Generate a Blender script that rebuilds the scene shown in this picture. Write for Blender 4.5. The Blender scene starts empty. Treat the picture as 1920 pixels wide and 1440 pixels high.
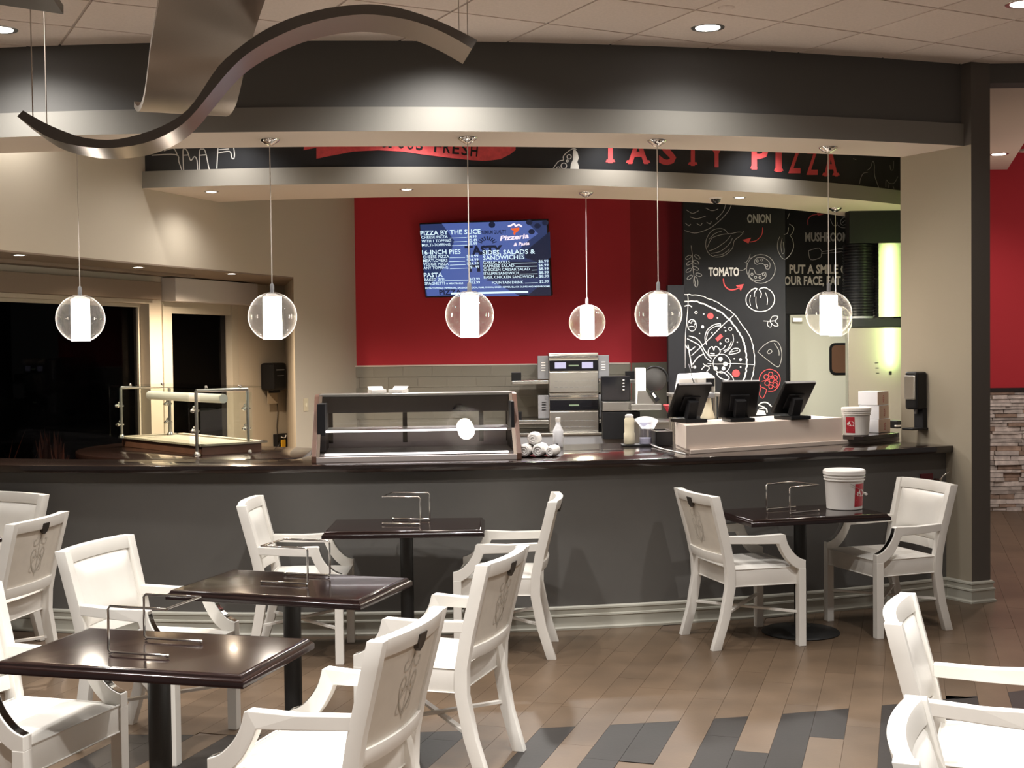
import bpy, bmesh, math, random
from mathutils import Vector, Matrix, Euler
random.seed(7)
scene = bpy.context.scene
COL = scene.collection
PI = math.pi

# ------------------------------------------------------------------ camera, world, exposure
CF, CP, CR, CH = 2400.0, 0.0285, 0.0115, 1.763      # focal length (px at 1920), pitch down, roll, eye height
cam = bpy.data.cameras.new('camera')
cam.sensor_width = 36.0
cam.lens = CF / 1920 * 36.0
cam.clip_start = 0.05
cam.clip_end = 100
co = bpy.data.objects.new('camera', cam)
COL.objects.link(co)
_r0, _u0, _f0 = Vector((1, 0, 0)), Vector((0, math.sin(CP), math.cos(CP))), Vector((0, math.cos(CP), -math.sin(CP)))
_r, _u = _r0 * math.cos(CR) - _u0 * math.sin(CR), _r0 * math.sin(CR) + _u0 * math.cos(CR)
co.matrix_world = Matrix(((_r.x, _u.x, -_f0.x, 0), (_r.y, _u.y, -_f0.y, 0), (_r.z, _u.z, -_f0.z, CH), (0, 0, 0, 1)))
scene.camera = co

world = bpy.data.worlds.new('world')
scene.world = world
world.use_nodes = True
world.node_tree.nodes['Background'].inputs[0].default_value = (1.0, 0.94, 0.88, 1)
world.node_tree.nodes['Background'].inputs[1].default_value = 0.07

vs = scene.view_settings
vs.view_transform = 'Standard'
vs.look = 'None'
vs.exposure = 1.2
vs.gamma = 1.0
vs.use_curve_mapping = False
scene.cycles.use_denoising = True
scene.cycles.sample_clamp_indirect = 6.0
scene.cycles.max_bounces = 10
scene.cycles.transparent_max_bounces = 16
scene.cycles.caustics_reflective = False
scene.cycles.caustics_refractive = False

WARM = (1.0, 0.965, 0.92)
NEUT = (1.0, 0.90, 0.82)

def spot(name, loc, energy, size_deg=95, blend=0.8, color=WARM, radius=0.05, aim=None):
    l = bpy.data.lights.new(name, 'SPOT')
    l.energy = energy
    l.spot_size = math.radians(size_deg)
    l.spot_blend = blend
    l.color = color
    l.shadow_soft_size = radius
    o = bpy.data.objects.new(name, l)
    COL.objects.link(o)
    o.location = loc
    if aim is not None:
        d = Vector(aim) - Vector(loc)
        o.rotation_euler = d.to_track_quat('-Z', 'Y').to_euler()
    return o

# recessed cans of the dining room ceiling (the visible ones get a fixture further down)
CAN_Z = 3.62
DINING_CANS = [(-2.92, 7.455, 58, 150), (-0.35, 7.42, 75, 150), (1.18, 7.606, 36, 150), (2.823, 7.15, 26, 150),
               (-2.3, 5.6, 150, 112), (-0.75, 5.75, 150, 112), (0.35, 5.25, 150, 112), (2.1, 5.2, 135, 120),
               (-1.3, 3.7, 180, 112), (0.3, 3.5, 170, 112), (2.0, 3.3, 115, 112), (-2.9, 4.0, 120, 112), (-0.6, 1.8, 190, 130), (1.4, 1.6, 120, 130)]
for i, (x, y, e, a) in enumerate(DINING_CANS):
    spot('can_or_fill_light', (x, y, CAN_Z - 0.02), e, a, 1.0, WARM, 0.06)
# cans in the slot between the two curved soffits
for (x, y) in ((-2.2, 9.78), (-0.75, 9.80), (0.90, 10.16), (2.25, 10.75)):
    spot('can_or_fill_light', (x, y, CAN_Z - 0.02), 30, 125, 1.0, WARM, 0.05)
# small downlights in the second soffit
SOFFIT_CANS = [(-2.43, 10.49), (-0.84, 10.46), (2.02, 11.30)]
for (x, y), e in zip(SOFFIT_CANS, (15, 150, 90)):
    spot('can_or_fill_light', (x, y, 3.045), e, 150, 1.0, WARM, 0.04)
# fills added under the second soffit to brighten the red walls and door
for (x, y, e) in ((0.3, 10.75, 300), (1.40, 11.45, 190), (2.75, 11.7, 170)):
    spot('can_or_fill_light', (x, y, 3.045), e, 150, 1.0, WARM, 0.06)
# hall behind the column
spot('can_or_fill_light', (4.62, 12.2, 3.50), 34, 140, 1.0, (1.0, 0.84, 0.74), 0.06)
hl = bpy.data.lights.new('hall_fill', 'POINT')      # added fill out of view, standing in for light bounced along the hall
hl.energy = 16
hl.color = (1.0, 0.80, 0.72)
hl.shadow_soft_size = 0.15
hlo = bpy.data.objects.new('hall_fill', hl)
COL.objects.link(hlo)
hlo.location = (5.9, 11.4, 2.0)
spot('can_or_fill_light', (-3.35, 8.75, CAN_Z - 0.02), 30, 150, 1.0, WARM, 0.05)
spot('can_or_fill_light', (4.2, 10.2, 3.45), 85, 140, 1.0, (1.0, 0.84, 0.74), 0.06)

# ------------------------------------------------------------------ pixel rays of the calibrated camera (used only to survey points)
def ray(px, py):
    dx, dy = px - 960, py - 720
    c, s = math.cos(CR), math.sin(CR)
    x, y = dx * c - dy * s, dx * s + dy * c
    X, U = x / CF, -y / CF
    return Vector((X, math.cos(CP) + U * math.sin(CP), -math.sin(CP) + U * math.cos(CP)))
EYE = Vector((0, 0, CH))
def at_z(px, py, z):
    d = ray(px, py)
    return EYE + d * ((z - CH) / d.z)
def at_y(px, py, y):
    d = ray(px, py)
    return EYE + d * (y / d.y)
def on_plane(px, py, p0, n):
    d = ray(px, py)
    return EYE + d * ((Vector(p0) - EYE).dot(n) / d.dot(n))

# ------------------------------------------------------------------ materials
def lin(c):
    return tuple(((v / 255) / 12.92 if v / 255 <= 0.04045 else ((v / 255 + 0.055) / 1.055) ** 2.4) for v in c)

MATS = {}
def mat(name, color, rough=0.5, metal=0.0, spec=0.5, noise=0.0, nscale=8.0, bump=0.0, bscale=200.0, stretch=None, coat=0.0, objvar=0.0, emit=None, estr=0.0, aniso=None):
    m = bpy.data.materials.new(name)
    m.use_nodes = True
    nt = m.node_tree
    b = nt.nodes['Principled BSDF']
    b.inputs['Base Color'].default_value = (*color, 1)
    b.inputs['Roughness'].default_value = rough
    b.inputs['Metallic'].default_value = metal
    b.inputs['Specular IOR Level'].default_value = spec
    if coat:
        b.inputs['Coat Weight'].default_value = coat
        b.inputs['Coat Roughness'].default_value = 0.04
    if emit is not None:
        b.inputs['Emission Color'].default_value = (*emit, 1)
        b.inputs['Emission Strength'].default_value = estr
    tc = mp = None
    if noise or bump:
        tc = nt.nodes.new('ShaderNodeTexCoord')
        mp = nt.nodes.new('ShaderNodeMapping')
        nt.links.new(tc.outputs['Object'], mp.inputs[0])
        if stretch:
            mp.inputs['Scale'].default_value = stretch
    src = None
    if noise:
        n = nt.nodes.new('ShaderNodeTexNoise')
        n.inputs['Scale'].default_value = nscale
        n.inputs['Detail'].default_value = 5
        nt.links.new(mp.outputs[0], n.inputs['Vector'])
        r = nt.nodes.new('ShaderNodeMapRange')
        r.inputs['From Min'].default_value = 0.3
        r.inputs['From Max'].default_value = 0.7
        r.inputs['To Min'].default_value = 1 - noise
        r.inputs['To Max'].default_value = 1 + noise
        nt.links.new(n.outputs['Fac'], r.inputs['Value'])
        src = r.outputs[0]
    if objvar:
        oi = nt.nodes.new('ShaderNodeObjectInfo')
        r2 = nt.nodes.new('ShaderNodeMapRange')
        r2.inputs['To Min'].default_value = 1 - objvar
        r2.inputs['To Max'].default_value = 1 + objvar
        nt.links.new(oi.outputs['Random'], r2.inputs['Value'])
        if src is not None:
            mu = nt.nodes.new('ShaderNodeMath')
            mu.operation = 'MULTIPLY'
            nt.links.new(src, mu.inputs[0])
            nt.links.new(r2.outputs[0], mu.inputs[1])
            src = mu.outputs[0]
        else:
            src = r2.outputs[0]
    if src is not None:
        vm = nt.nodes.new('ShaderNodeVectorMath')
        vm.operation = 'SCALE'
        vm.inputs[0].default_value = color
        nt.links.new(src, vm.inputs['Scale'])
        nt.links.new(vm.outputs[0], b.inputs['Base Color'])
    if bump:
        n2 = nt.nodes.new('ShaderNodeTexNoise')
        n2.inputs['Scale'].default_value = bscale
        n2.inputs['Detail'].default_value = 3
        nt.links.new(mp.outputs[0], n2.inputs['Vector'])
        bp = nt.nodes.new('ShaderNodeBump')
        bp.inputs['Strength'].default_value = bump
        bp.inputs['Distance'].default_value = 0.002
        nt.links.new(n2.outputs['Fac'], bp.inputs['Height'])
        nt.links.new(bp.outputs[0], b.inputs['Normal'])
    MATS[name] = m
    return m

def emitter(name, color, strength):
    m = bpy.data.materials.new(name)
    m.use_nodes = True
    nt = m.node_tree
    nt.nodes.remove(nt.nodes['Principled BSDF'])
    e = nt.nodes.new('ShaderNodeEmission')
    e.inputs[0].default_value = (*color, 1)
    e.inputs[1].default_value = strength
    nt.links.new(e.outputs[0], nt.nodes['Material Output'].inputs[0])
    MATS[name] = m
    return m

def thin_glass(name, tint=(1, 1, 1), ior=1.5, rough=0.0, extra=0.0):
    m = bpy.data.materials.new(name)
    m.use_nodes = True
    nt = m.node_tree
    nt.nodes.remove(nt.nodes['Principled BSDF'])
    t = nt.nodes.new('ShaderNodeBsdfTransparent')
    t.inputs[0].default_value = (*tint, 1)
    g = nt.nodes.new('ShaderNodeBsdfGlossy')
    g.inputs['Roughness'].default_value = rough
    f = nt.nodes.new('ShaderNodeFresnel')      # same reflectance seen from either side of the thin shell
    geo = nt.nodes.new('ShaderNodeNewGeometry')
    mr = nt.nodes.new('ShaderNodeMapRange')
    mr.inputs['To Min'].default_value = ior
    mr.inputs['To Max'].default_value = 1.0 / ior
    nt.links.new(geo.outputs['Backfacing'], mr.inputs['Value'])
    nt.links.new(mr.outputs[0], f.inputs[0])
    mx = nt.nodes.new('ShaderNodeMixShader')
    src = f.outputs[0]
    if extra:
        a = nt.nodes.new('ShaderNodeMath')
        a.operation = 'ADD'
        a.use_clamp = True
        a.inputs[1].default_value = extra
        nt.links.new(src, a.inputs[0])
        src = a.outputs[0]
    nt.links.new(src, mx.inputs[0])
    nt.links.new(t.outputs[0], mx.inputs[1])
    nt.links.new(g.outputs[0], mx.inputs[2])
    nt.links.new(mx.outputs[0], nt.nodes['Material Output'].inputs[0])
    MATS[name] = m
    return m

mat('header_dark', (0.088, 0.085, 0.080), 0.85, bump=0.15, bscale=350)
mat('header_band', (0.185, 0.176, 0.155), 0.8, bump=0.15, bscale=350)
mat('soffit_band', (0.25, 0.232, 0.20), 0.8, bump=0.1, bscale=350)
mat('bar_wall', (0.122, 0.116, 0.108), 0.8, noise=0.05, nscale=3, bump=0.2, bscale=400)
mat('column_dark', (0.105, 0.092, 0.080), 0.8, bump=0.15, bscale=350)
mat('beige_paint', (0.50, 0.44, 0.35), 0.75, bump=0.1, bscale=350)
mat('column_beige', (0.37, 0.325, 0.25), 0.75, bump=0.1, bscale=350)
mat('soffit_white', (0.74, 0.65, 0.56), 0.85, bump=0.1, bscale=350)
mat('ceiling_tile', (0.87, 0.76, 0.68), 0.95, noise=0.04, nscale=60, bump=0.4, bscale=500, objvar=0.03)
mat('ceiling_grid', (0.55, 0.46, 0.40), 0.7)  # darker than a real grid: shade of the tile reveals put into the colour
mat('red_paint', (0.46, 0.034, 0.046), 0.65, spec=0.15, bump=0.1, bscale=350)
mat('mural_black', (0.012, 0.012, 0.013), 0.6, spec=0.2, noise=0.3, nscale=2)
mat('mural_panel', (0.016, 0.017, 0.02), 0.35, noise=0.2, nscale=3)
mat('chalk', (0.62, 0.60, 0.56), 0.9)
mat('chalk_dim', (0.30, 0.29, 0.27), 0.9)
mat('chalk_red', (0.50, 0.06, 0.06), 0.9)
mat('print_red', (0.62, 0.07, 0.075), 0.7, noise=0.15, nscale=30)
mat('print_red_plain', (0.55, 0.06, 0.065), 0.7)
mat('plank_tan', (0.112, 0.076, 0.049), 0.36, spec=0.3, noise=0.20, nscale=3, stretch=(1, 1, 1), objvar=0.10, bump=0.12, bscale=60)
mat('plank_dark', (0.022, 0.019, 0.018), 0.42, spec=0.22, noise=0.15, nscale=5, objvar=0.12, bump=0.12, bscale=60)
mat('floor_grout', (0.12, 0.082, 0.055), 0.7)
mat('baseboard', (0.45, 0.44, 0.38), 0.4)
mat('wood_dark', (0.016, 0.0085, 0.0068), 0.18, spec=0.5, noise=0.35, nscale=6, stretch=(2, 14, 14), coat=0.6)
mat('tabletop', (0.012, 0.0055, 0.005), 0.14, spec=0.5, noise=0.3, nscale=5, stretch=(2, 14, 14), coat=0.2)
mat('black_iron', (0.010, 0.010, 0.010), 0.5, bump=0.2, bscale=300)
mat('chair_paint', (0.74, 0.715, 0.67), 0.38, noise=0.03, nscale=5)
mat('chair_back', (0.62, 0.57, 0.50), 0.6, noise=0.05, nscale=12)
mat('vinyl', (0.76, 0.735, 0.69), 0.34, noise=0.03, nscale=6, bump=0.08, bscale=90)
mat('ornament', (0.46, 0.42, 0.36), 0.7)
mat('badge', (0.05, 0.042, 0.035), 0.4, metal=0.5)
mat('mirror', (0.75, 0.74, 0.72), 0.06, metal=1.0)
mat('chrome', (0.75, 0.73, 0.70), 0.10, metal=1.0)
mat('blade_steel', (0.16, 0.16, 0.16), 0.3, metal=1.0)
mat('case_steel', (0.62, 0.55, 0.53), 0.35, metal=0.5)
mat('satin_steel', (0.50, 0.485, 0.46), 0.30, metal=1.0, noise=0.05, nscale=40, stretch=(1, 1, 30))
mat('bronze_steel', (0.25, 0.205, 0.172), 0.30, metal=1.0, noise=0.06, nscale=30, stretch=(40, 40, 1))
mat('bronze_edge', (0.16, 0.145, 0.13), 0.5, metal=0.6)
mat('sheet_edge', (0.72, 0.66, 0.58), 0.4, metal=0.3)
mat('sheet_face', (0.29, 0.24, 0.20), 0.36, metal=1.0, noise=0.06, nscale=30, stretch=(1, 40, 40))
mat('cable', (0.55, 0.47, 0.40), 0.4, metal=0.6)
mat('cord', (0.70, 0.64, 0.58), 0.5)
mat('white_plastic', (0.80, 0.77, 0.74), 0.4)
mat('white_laminate', (0.74, 0.64, 0.57), 0.5)
mat('cool_white', (0.80, 0.82, 0.88), 0.4)
mat('cream', (0.72, 0.66, 0.50), 0.5)
mat('cloth_white', (0.82, 0.80, 0.78), 0.9, bump=0.5, bscale=80)
mat('black_plastic', (0.008, 0.008, 0.009), 0.35, spec=0.3)
mat('black_soft', (0.012, 0.012, 0.014), 0.55, spec=0.25)
mat('grey_plastic', (0.22, 0.22, 0.23), 0.4)
mat('dark_glass', (0.010, 0.010, 0.012), 0.08)
mat('valve_red', (0.10, 0.008, 0.012), 0.5)
mat('label_red', (0.42, 0.015, 0.03), 0.5)
mat('kraft', (0.64, 0.47, 0.36), 0.8)
mat('tile_taupe', (0.27, 0.25, 0.205), 0.18, objvar=0.03)
mat('tile_grout', (0.34, 0.31, 0.26), 0.8)
mat('tile_trim', (0.70, 0.62, 0.55), 0.4)
mat('door_paint', (0.66, 0.66, 0.54), 0.5)
mat('door_window_brown', (0.14, 0.075, 0.045), 0.25)
mat('steel_sheet', (0.66, 0.65, 0.62), 0.26, metal=1.0, noise=0.05, nscale=20, stretch=(30, 30, 1))
mat('stone', (0.60, 0.56, 0.53), 0.85, noise=0.25, nscale=14, objvar=0.30, bump=0.6, bscale=60)
mat('stone_warm', (0.36, 0.27, 0.215), 0.85, noise=0.25, nscale=14, objvar=0.22, bump=0.6, bscale=60)
mat('stone_mortar', (0.10, 0.085, 0.075), 0.95)
mat('window_trim', (0.46, 0.42, 0.34), 0.5)
mat('valance_brown', (0.22, 0.165, 0.12), 0.7)
mat('valance_white', (0.55, 0.52, 0.50), 0.6)
mat('wood_side', (0.115, 0.055, 0.036), 0.4, noise=0.2, nscale=8)
mat('outdoor_dark', (0.004, 0.004, 0.005), 1.0)
mat('dry_grass', (0.16, 0.055, 0.03), 0.9)
mat('yellow', (0.75, 0.42, 0.02), 0.5)
mat('paper_tan', (0.42, 0.34, 0.24), 0.9)
mat('ivory', (0.60, 0.52, 0.36), 0.5)
mat('screen_blue', (0.0, 0.0, 0.0), 0.2, emit=(0.011, 0.018, 0.055), estr=1.0)
mat('screen_navy', (0.0, 0.0, 0.0), 0.2, emit=(0.004, 0.006, 0.018), estr=1.0)
mat('screen_light', (0.0, 0.0, 0.0), 0.2, emit=(0.036, 0.056, 0.165), estr=1.0)
mat('screen_text', (0.0, 0.0, 0.0), 0.2, emit=(0.36, 0.46, 0.52), estr=1.0)
mat('screen_pink', (0.0, 0.0, 0.0), 0.2, emit=(0.48, 0.40, 0.45), estr=1.0)
mat('screen_orange', (0.0, 0.0, 0.0), 0.2, emit=(0.38, 0.06, 0.015), estr=1.0)
mat('oven_screen', (0.0, 0.0, 0.0), 0.2, emit=(0.33, 0.31, 0.42), estr=0.9)
mat('oven_sign', (0.0, 0.0, 0.0), 0.2, emit=(0.16, 0.20, 0.12), estr=0.9)
emitter('can_glow', (1.0, 0.93, 0.88), 14.0)
emitter('pendant_glow', (1.0, 0.90, 0.78), 16.0)
emitter('pendant_glow_yellow', (1.0, 0.92, 0.66), 14.0)
emitter('tube_glow', (0.70, 1.0, 0.32), 9.0)
emitter('case_glow', (1.0, 0.93, 0.90), 3.0)
def haze_glass(name):  # white haze and pale rim imitate tube glow caught in clear glass
    m = thin_glass(name, (0.97, 0.96, 0.95), 1.40, extra=0.015)
    nt = m.node_tree
    out = nt.nodes['Material Output']
    clear = out.inputs[0].links[0].from_socket
    tr = nt.nodes.new('ShaderNodeBsdfTranslucent')
    tr.inputs[0].default_value = (1, 0.97, 0.94, 1)
    df = nt.nodes.new('ShaderNodeBsdfDiffuse')
    df.inputs[0].default_value = (1, 0.97, 0.94, 1)
    ad = nt.nodes.new('ShaderNodeMixShader')
    ad.inputs[0].default_value = 0.5
    nt.links.new(tr.outputs[0], ad.inputs[1])
    nt.links.new(df.outputs[0], ad.inputs[2])
    lw = nt.nodes.new('ShaderNodeLayerWeight')
    lw.inputs[0].default_value = 0.5
    pw = nt.nodes.new('ShaderNodeMath')
    pw.operation = 'POWER'
    pw.inputs[1].default_value = 6.0
    nt.links.new(lw.outputs['Facing'], pw.inputs[0])
    sc_ = nt.nodes.new('ShaderNodeMapRange')
    sc_.inputs['To Min'].default_value = 0.013
    sc_.inputs['To Max'].default_value = 0.36
    nt.links.new(pw.outputs[0], sc_.inputs['Value'])
    mx = nt.nodes.new('ShaderNodeMixShader')
    nt.links.new(sc_.outputs[0], mx.inputs[0])
    nt.links.new(clear, mx.inputs[1])
    nt.links.new(ad.outputs[0], mx.inputs[2])
    nt.links.new(mx.outputs[0], out.inputs[0])
haze_glass('globe_glass')
thin_glass('clear_glass', (0.93, 0.96, 0.94), 1.45)
thin_glass('case_glass', (0.90, 0.90, 0.93), 1.5, extra=0.05)
thin_glass('night_glass', (0.50, 0.50, 0.52), 1.12)
thin_glass('jar_plastic', (0.80, 0.80, 0.90), 1.45, rough=0.1, extra=0.12)

# ------------------------------------------------------------------ mesh helpers
class MB:
    """collects shapes in a bmesh; build() links them as one mesh object"""
    def __init__(self):
        self.bm = bmesh.new()
        self.mi = 0
    def face(self, vs):
        try:
            f = self.bm.faces.new(vs)
            f.material_index = self.mi
            return f
        except ValueError:
            return None
    def box(self, c, s, rz=0.0, M=None):
        T = M if M is not None else Matrix.Translation(c) @ Matrix.Rotation(rz, 4, 'Z')
        v = []
        for z in (-1, 1):
            for (x, y) in ((-1, -1), (1, -1), (1, 1), (-1, 1)):
                v.append(self.bm.verts.new(T @ Vector((x * s[0] / 2, y * s[1] / 2, z * s[2] / 2))))
        for q in ((3, 2, 1, 0), (4, 5, 6, 7), (0, 1, 5, 4), (1, 2, 6, 5), (2, 3, 7, 6), (3, 0, 4, 7)):
            self.face([v[i] for i in q])
        return self
    def box8(self, pts):
        v = [self.bm.verts.new(p) for p in pts]
        for q in ((3, 2, 1, 0), (4, 5, 6, 7), (0, 1, 5, 4), (1, 2, 6, 5), (2, 3, 7, 6), (3, 0, 4, 7)):
            self.face([v[i] for i in q])
        return self
    def span(self, a, b):
        return self.box([(a[i] + b[i]) / 2 for i in range(3)], [abs(b[i] - a[i]) for i in range(3)])
    def prism(self, pts, z0, z1, cap=True):
        n = len(pts)
        lo = [self.bm.verts.new((p[0], p[1], z0)) for p in pts]
        hi = [self.bm.verts.new((p[0], p[1], z1)) for p in pts]
        for i in range(n):
            j = (i + 1) % n
            self.face((lo[i], lo[j], hi[j], hi[i]))
        if cap:
            self.face(lo[::-1])
            self.face(hi)
        return self
    def extrude_yz(self, pts, x0, x1):
        """polygon given as (y, z), extruded along x"""
        n = len(pts)
        a = [self.bm.verts.new((x0, p[0], p[1])) for p in pts]
        b = [self.bm.verts.new((x1, p[0], p[1])) for p in pts]
        for i in range(n):
            j = (i + 1) % n
            self.face((a[i], a[j], b[j], b[i]))
        self.face(a[::-1])
        self.face(b)
        return self
    def ring(self, front, back, z0, z1, mi=None):
        """strip solid between two plan polylines of equal length; mi = (front, back, top, bottom) material slots"""
        n = len(front)
        L = [[self.bm.verts.new((p[0], p[1], z)) for p in line] for line in (front, back) for z in (z0, z1)]
        f0, f1, b0, b1 = L
        m = mi or (0, 0, 0, 0)
        for i in range(n - 1):
            for k, q in enumerate(((f0[i], f0[i + 1], f1[i + 1], f1[i]), (b0[i + 1], b0[i], b1[i], b1[i + 1]),
                                   (f1[i], f1[i + 1], b1[i + 1], b1[i]), (f0[i + 1], f0[i], b0[i], b0[i + 1]))):
                self.mi = m[k]
                self.face(q)
        self.mi = m[0]
        self.face((f0[0], f1[0], b1[0], b0[0]))
        self.face((f0[-1], b0[-1], b1[-1], f1[-1]))
        return self
    def sweep(self, path, prof, closed_prof=True, up=Vector((0, 0, 1)), cap=True):
        """profile (a, b): a along the side normal, b along up; path of 3D points"""
        rings = []
        n = len(path)
        P = [Vector(p) for p in path]
        for i in range(n):
            t = (P[min(i + 1, n - 1)] - P[max(i - 1, 0)]).normalized()
            side = t.cross(up).normalized()
            u = side.cross(t).normalized()
            rings.append([self.bm.verts.new(P[i] + side * a + u * b) for a, b in prof])
        k = len(prof)
        for i in range(n - 1):
            for j in range(k if closed_prof else k - 1):
                jj = (j + 1) % k
                self.face((rings[i][j], rings[i][jj], rings[i + 1][jj], rings[i + 1][j]))
        if cap and closed_prof:
            self.face(rings[0][::-1])
            self.face(rings[-1])
        return self
    def tube(self, path, r, seg=8, cap=True):
        P = [Vector(p) for p in path]
        n = len(P)
        rings = []
        prev = None
        for i in range(n):
            t = (P[min(i + 1, n - 1)] - P[max(i - 1, 0)])
            if t.length < 1e-9:
                t = Vector((0, 0, 1))
            t.normalize()
            if prev is None:
                a = Vector((0, 0, 1)) if abs(t.z) < 0.9 else Vector((1, 0, 0))
                s = t.cross(a).normalized()
            else:
                s = (prev - t * prev.dot(t))
                s = s.normalized() if s.length > 1e-6 else t.orthogonal().normalized()
            prev = s
            u = t.cross(s)
            rr = r[i] if isinstance(r, (list, tuple)) else r
            rings.append([self.bm.verts.new(P[i] + (s * math.cos(2 * PI * k / seg) + u * math.sin(2 * PI * k / seg)) * rr) for k in range(seg)])
        for i in range(n - 1):
            for k in range(seg):
                kk = (k + 1) % seg
                self.face((rings[i][k], rings[i][kk], rings[i + 1][kk], rings[i + 1][k]))
        if cap:
            self.face(rings[0][::-1])
            self.face(rings[-1])
        return self
    def lathe(self, prof, c=(0, 0, 0), seg=24, cap=True):
        """prof: (radius, z) from bottom to top"""
        C = Vector(c)
        rings = []
        for r, z in prof:
            rings.append([self.bm.verts.new(C + Vector((max(r, 1e-5) * math.cos(2 * PI * k / seg), max(r, 1e-5) * math.sin(2 * PI * k / seg), z))) for k in range(seg)])
        for i in range(len(rings) - 1):
            for k in range(seg):
                kk = (k + 1) % seg
                self.face((rings[i][k], rings[i][kk], rings[i + 1][kk], rings[i + 1][k]))
        if cap:
            self.face(rings[0][::-1])
            self.face(rings[-1])
        return self
    def sphere(self, c, r, seg=16, rings=10, sz=1.0):
        pr = [(r * math.sin(PI * i / rings), -r * sz * math.cos(PI * i / rings)) for i in range(rings + 1)]
        return self.lathe(pr, c, seg, cap=False)
    def grid(self, fn, nu, nv):
        """surface fn(u, v) for u, v in 0..1"""
        V = [[self.bm.verts.new(fn(i / nu, j / nv)) for j in range(nv + 1)] for i in range(nu + 1)]
        for i in range(nu):
            for j in range(nv):
                self.face((V[i][j], V[i + 1][j], V[i + 1][j + 1], V[i][j + 1]))
        return self
    def slab(self, fn_lo, fn_hi, nu, nv):
        """closed solid between two surfaces over the unit square"""
        A = [[self.bm.verts.new(fn_lo(i / nu, j / nv)) for j in range(nv + 1)] for i in range(nu + 1)]
        B = [[self.bm.verts.new(fn_hi(i / nu, j / nv)) for j in range(nv + 1)] for i in range(nu + 1)]
        for i in range(nu):
            for j in range(nv):
                self.face((A[i][j], A[i][j + 1], A[i + 1][j + 1], A[i + 1][j]))
                self.face((B[i][j], B[i + 1][j], B[i + 1][j + 1], B[i][j + 1]))
        for i in range(nu):
            self.face((A[i][0], A[i + 1][0], B[i + 1][0], B[i][0]))
            self.face((A[i + 1][nv], A[i][nv], B[i][nv], B[i + 1][nv]))
        for j in range(nv):
            self.face((A[0][j + 1], A[0][j], B[0][j], B[0][j + 1]))
            self.face((A[nu][j], A[nu][j + 1], B[nu][j + 1], B[nu][j]))
        return self
    def flat(self, pts):
        self.face([self.bm.verts.new(p) for p in pts])
        return self
    def ribbon(self, pts, w, place, closed=False):
        """flat stroke of width w through 2D points; place(a, b) -> 3D point"""
        P = [Vector((p[0], p[1])) for p in pts]
        n = len(P)
        if n < 2:
            return self
        L, R = [], []
        for i in range(n):
            if closed:
                t = P[(i + 1) % n] - P[i - 1]
            else:
                t = P[min(i + 1, n - 1)] - P[max(i - 1, 0)]
            if t.length < 1e-9:
                t = Vector((1, 0))
            t.normalize()
            nn = Vector((-t.y, t.x)) * w / 2
            L.append(self.bm.verts.new(place(*(P[i] + nn))))
            R.append(self.bm.verts.new(place(*(P[i] - nn))))
        for i in range(n if closed else n - 1):
            j = (i + 1) % n
            self.face((L[i], R[i], R[j], L[j]))
        return self
    def build(self, name, materials, parent=None, loc=None, rz=None, bevel=0.0, seg=2, smooth=None, kind=None, label=None, recalc=True):
        bm = self.bm
        if recalc:
            bmesh.ops.recalc_face_normals(bm, faces=bm.faces[:])
        if bevel:
            es = [e for e in bm.edges if len(e.link_faces) == 2 and e.calc_face_angle(0) > 0.6]
            bmesh.ops.bevel(bm, geom=es, offset=bevel, segments=seg, profile=0.6, affect='EDGES', clamp_overlap=True)
        me = bpy.data.meshes.new(name)
        bm.to_mesh(me)
        bm.free()
        if isinstance(materials, str):
            materials = [materials]
        for m in materials:
            me.materials.append(MATS[m])
        if smooth is not None:
            me.shade_smooth()
            me.set_sharp_from_angle(angle=math.radians(smooth))
        o = bpy.data.objects.new(name, me)
        COL.objects.link(o)
        if parent is not None:
            o.parent = parent
        if loc is not None:
            o.location = loc
        if rz is not None:
            o.rotation_euler = (0, 0, rz)
        if kind:
            o['kind'] = kind
        if label:
            o['label'] = label
        return o

def thing(name, label, cat, loc=(0, 0, 0), rz=0.0, group=None):
    o = bpy.data.objects.new(name, None)
    o.empty_display_size = 0.1
    COL.objects.link(o)
    o.location = loc
    o.rotation_euler = (0, 0, rz)
    o['label'] = label
    o['category'] = cat
    if group:
        o['group'] = group
    return o

def tag(o, label, cat, group=None):
    o['label'] = label
    o['category'] = cat
    if group:
        o['group'] = group
    return o

def struct(o):
    o['kind'] = 'structure'
    return o

def dup(root, label, loc, rz, group=None):
    r = root.copy()
    COL.objects.link(r)
    r.location = loc
    r.rotation_euler = (0, 0, rz)
    r['label'] = label
    if group:
        r['group'] = group
    for ch in list(root.children):
        c = ch.copy()
        COL.objects.link(c)
        c.parent = r
        for g in list(ch.children):
            d = g.copy()
            COL.objects.link(d)
            d.parent = c
    return r

def arc(cx, cy, R, x0, x1, n):
    a0 = math.asin((x0 - cx) / R)
    a1 = math.asin((x1 - cx) / R)
    return [(cx + R * math.sin(a0 + (a1 - a0) * i / n), cy - R * math.cos(a0 + (a1 - a0) * i / n)) for i in range(n + 1)]

def smooth_path(pts, k=6):
    """Catmull-Rom through 2D or 3D points"""
    P = [Vector(p) for p in pts]
    out = []
    for i in range(len(P) - 1):
        p0, p1, p2, p3 = P[max(i - 1, 0)], P[i], P[i + 1], P[min(i + 2, len(P) - 1)]
        for j in range(k):
            t = j / k
            out.append(0.5 * ((2 * p1) + (p2 - p0) * t + (2 * p0 - 5 * p1 + 4 * p2 - p3) * t * t + (3 * p1 - p0 - 3 * p2 + p3) * t ** 3))
    out.append(P[-1])
    return out

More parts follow.
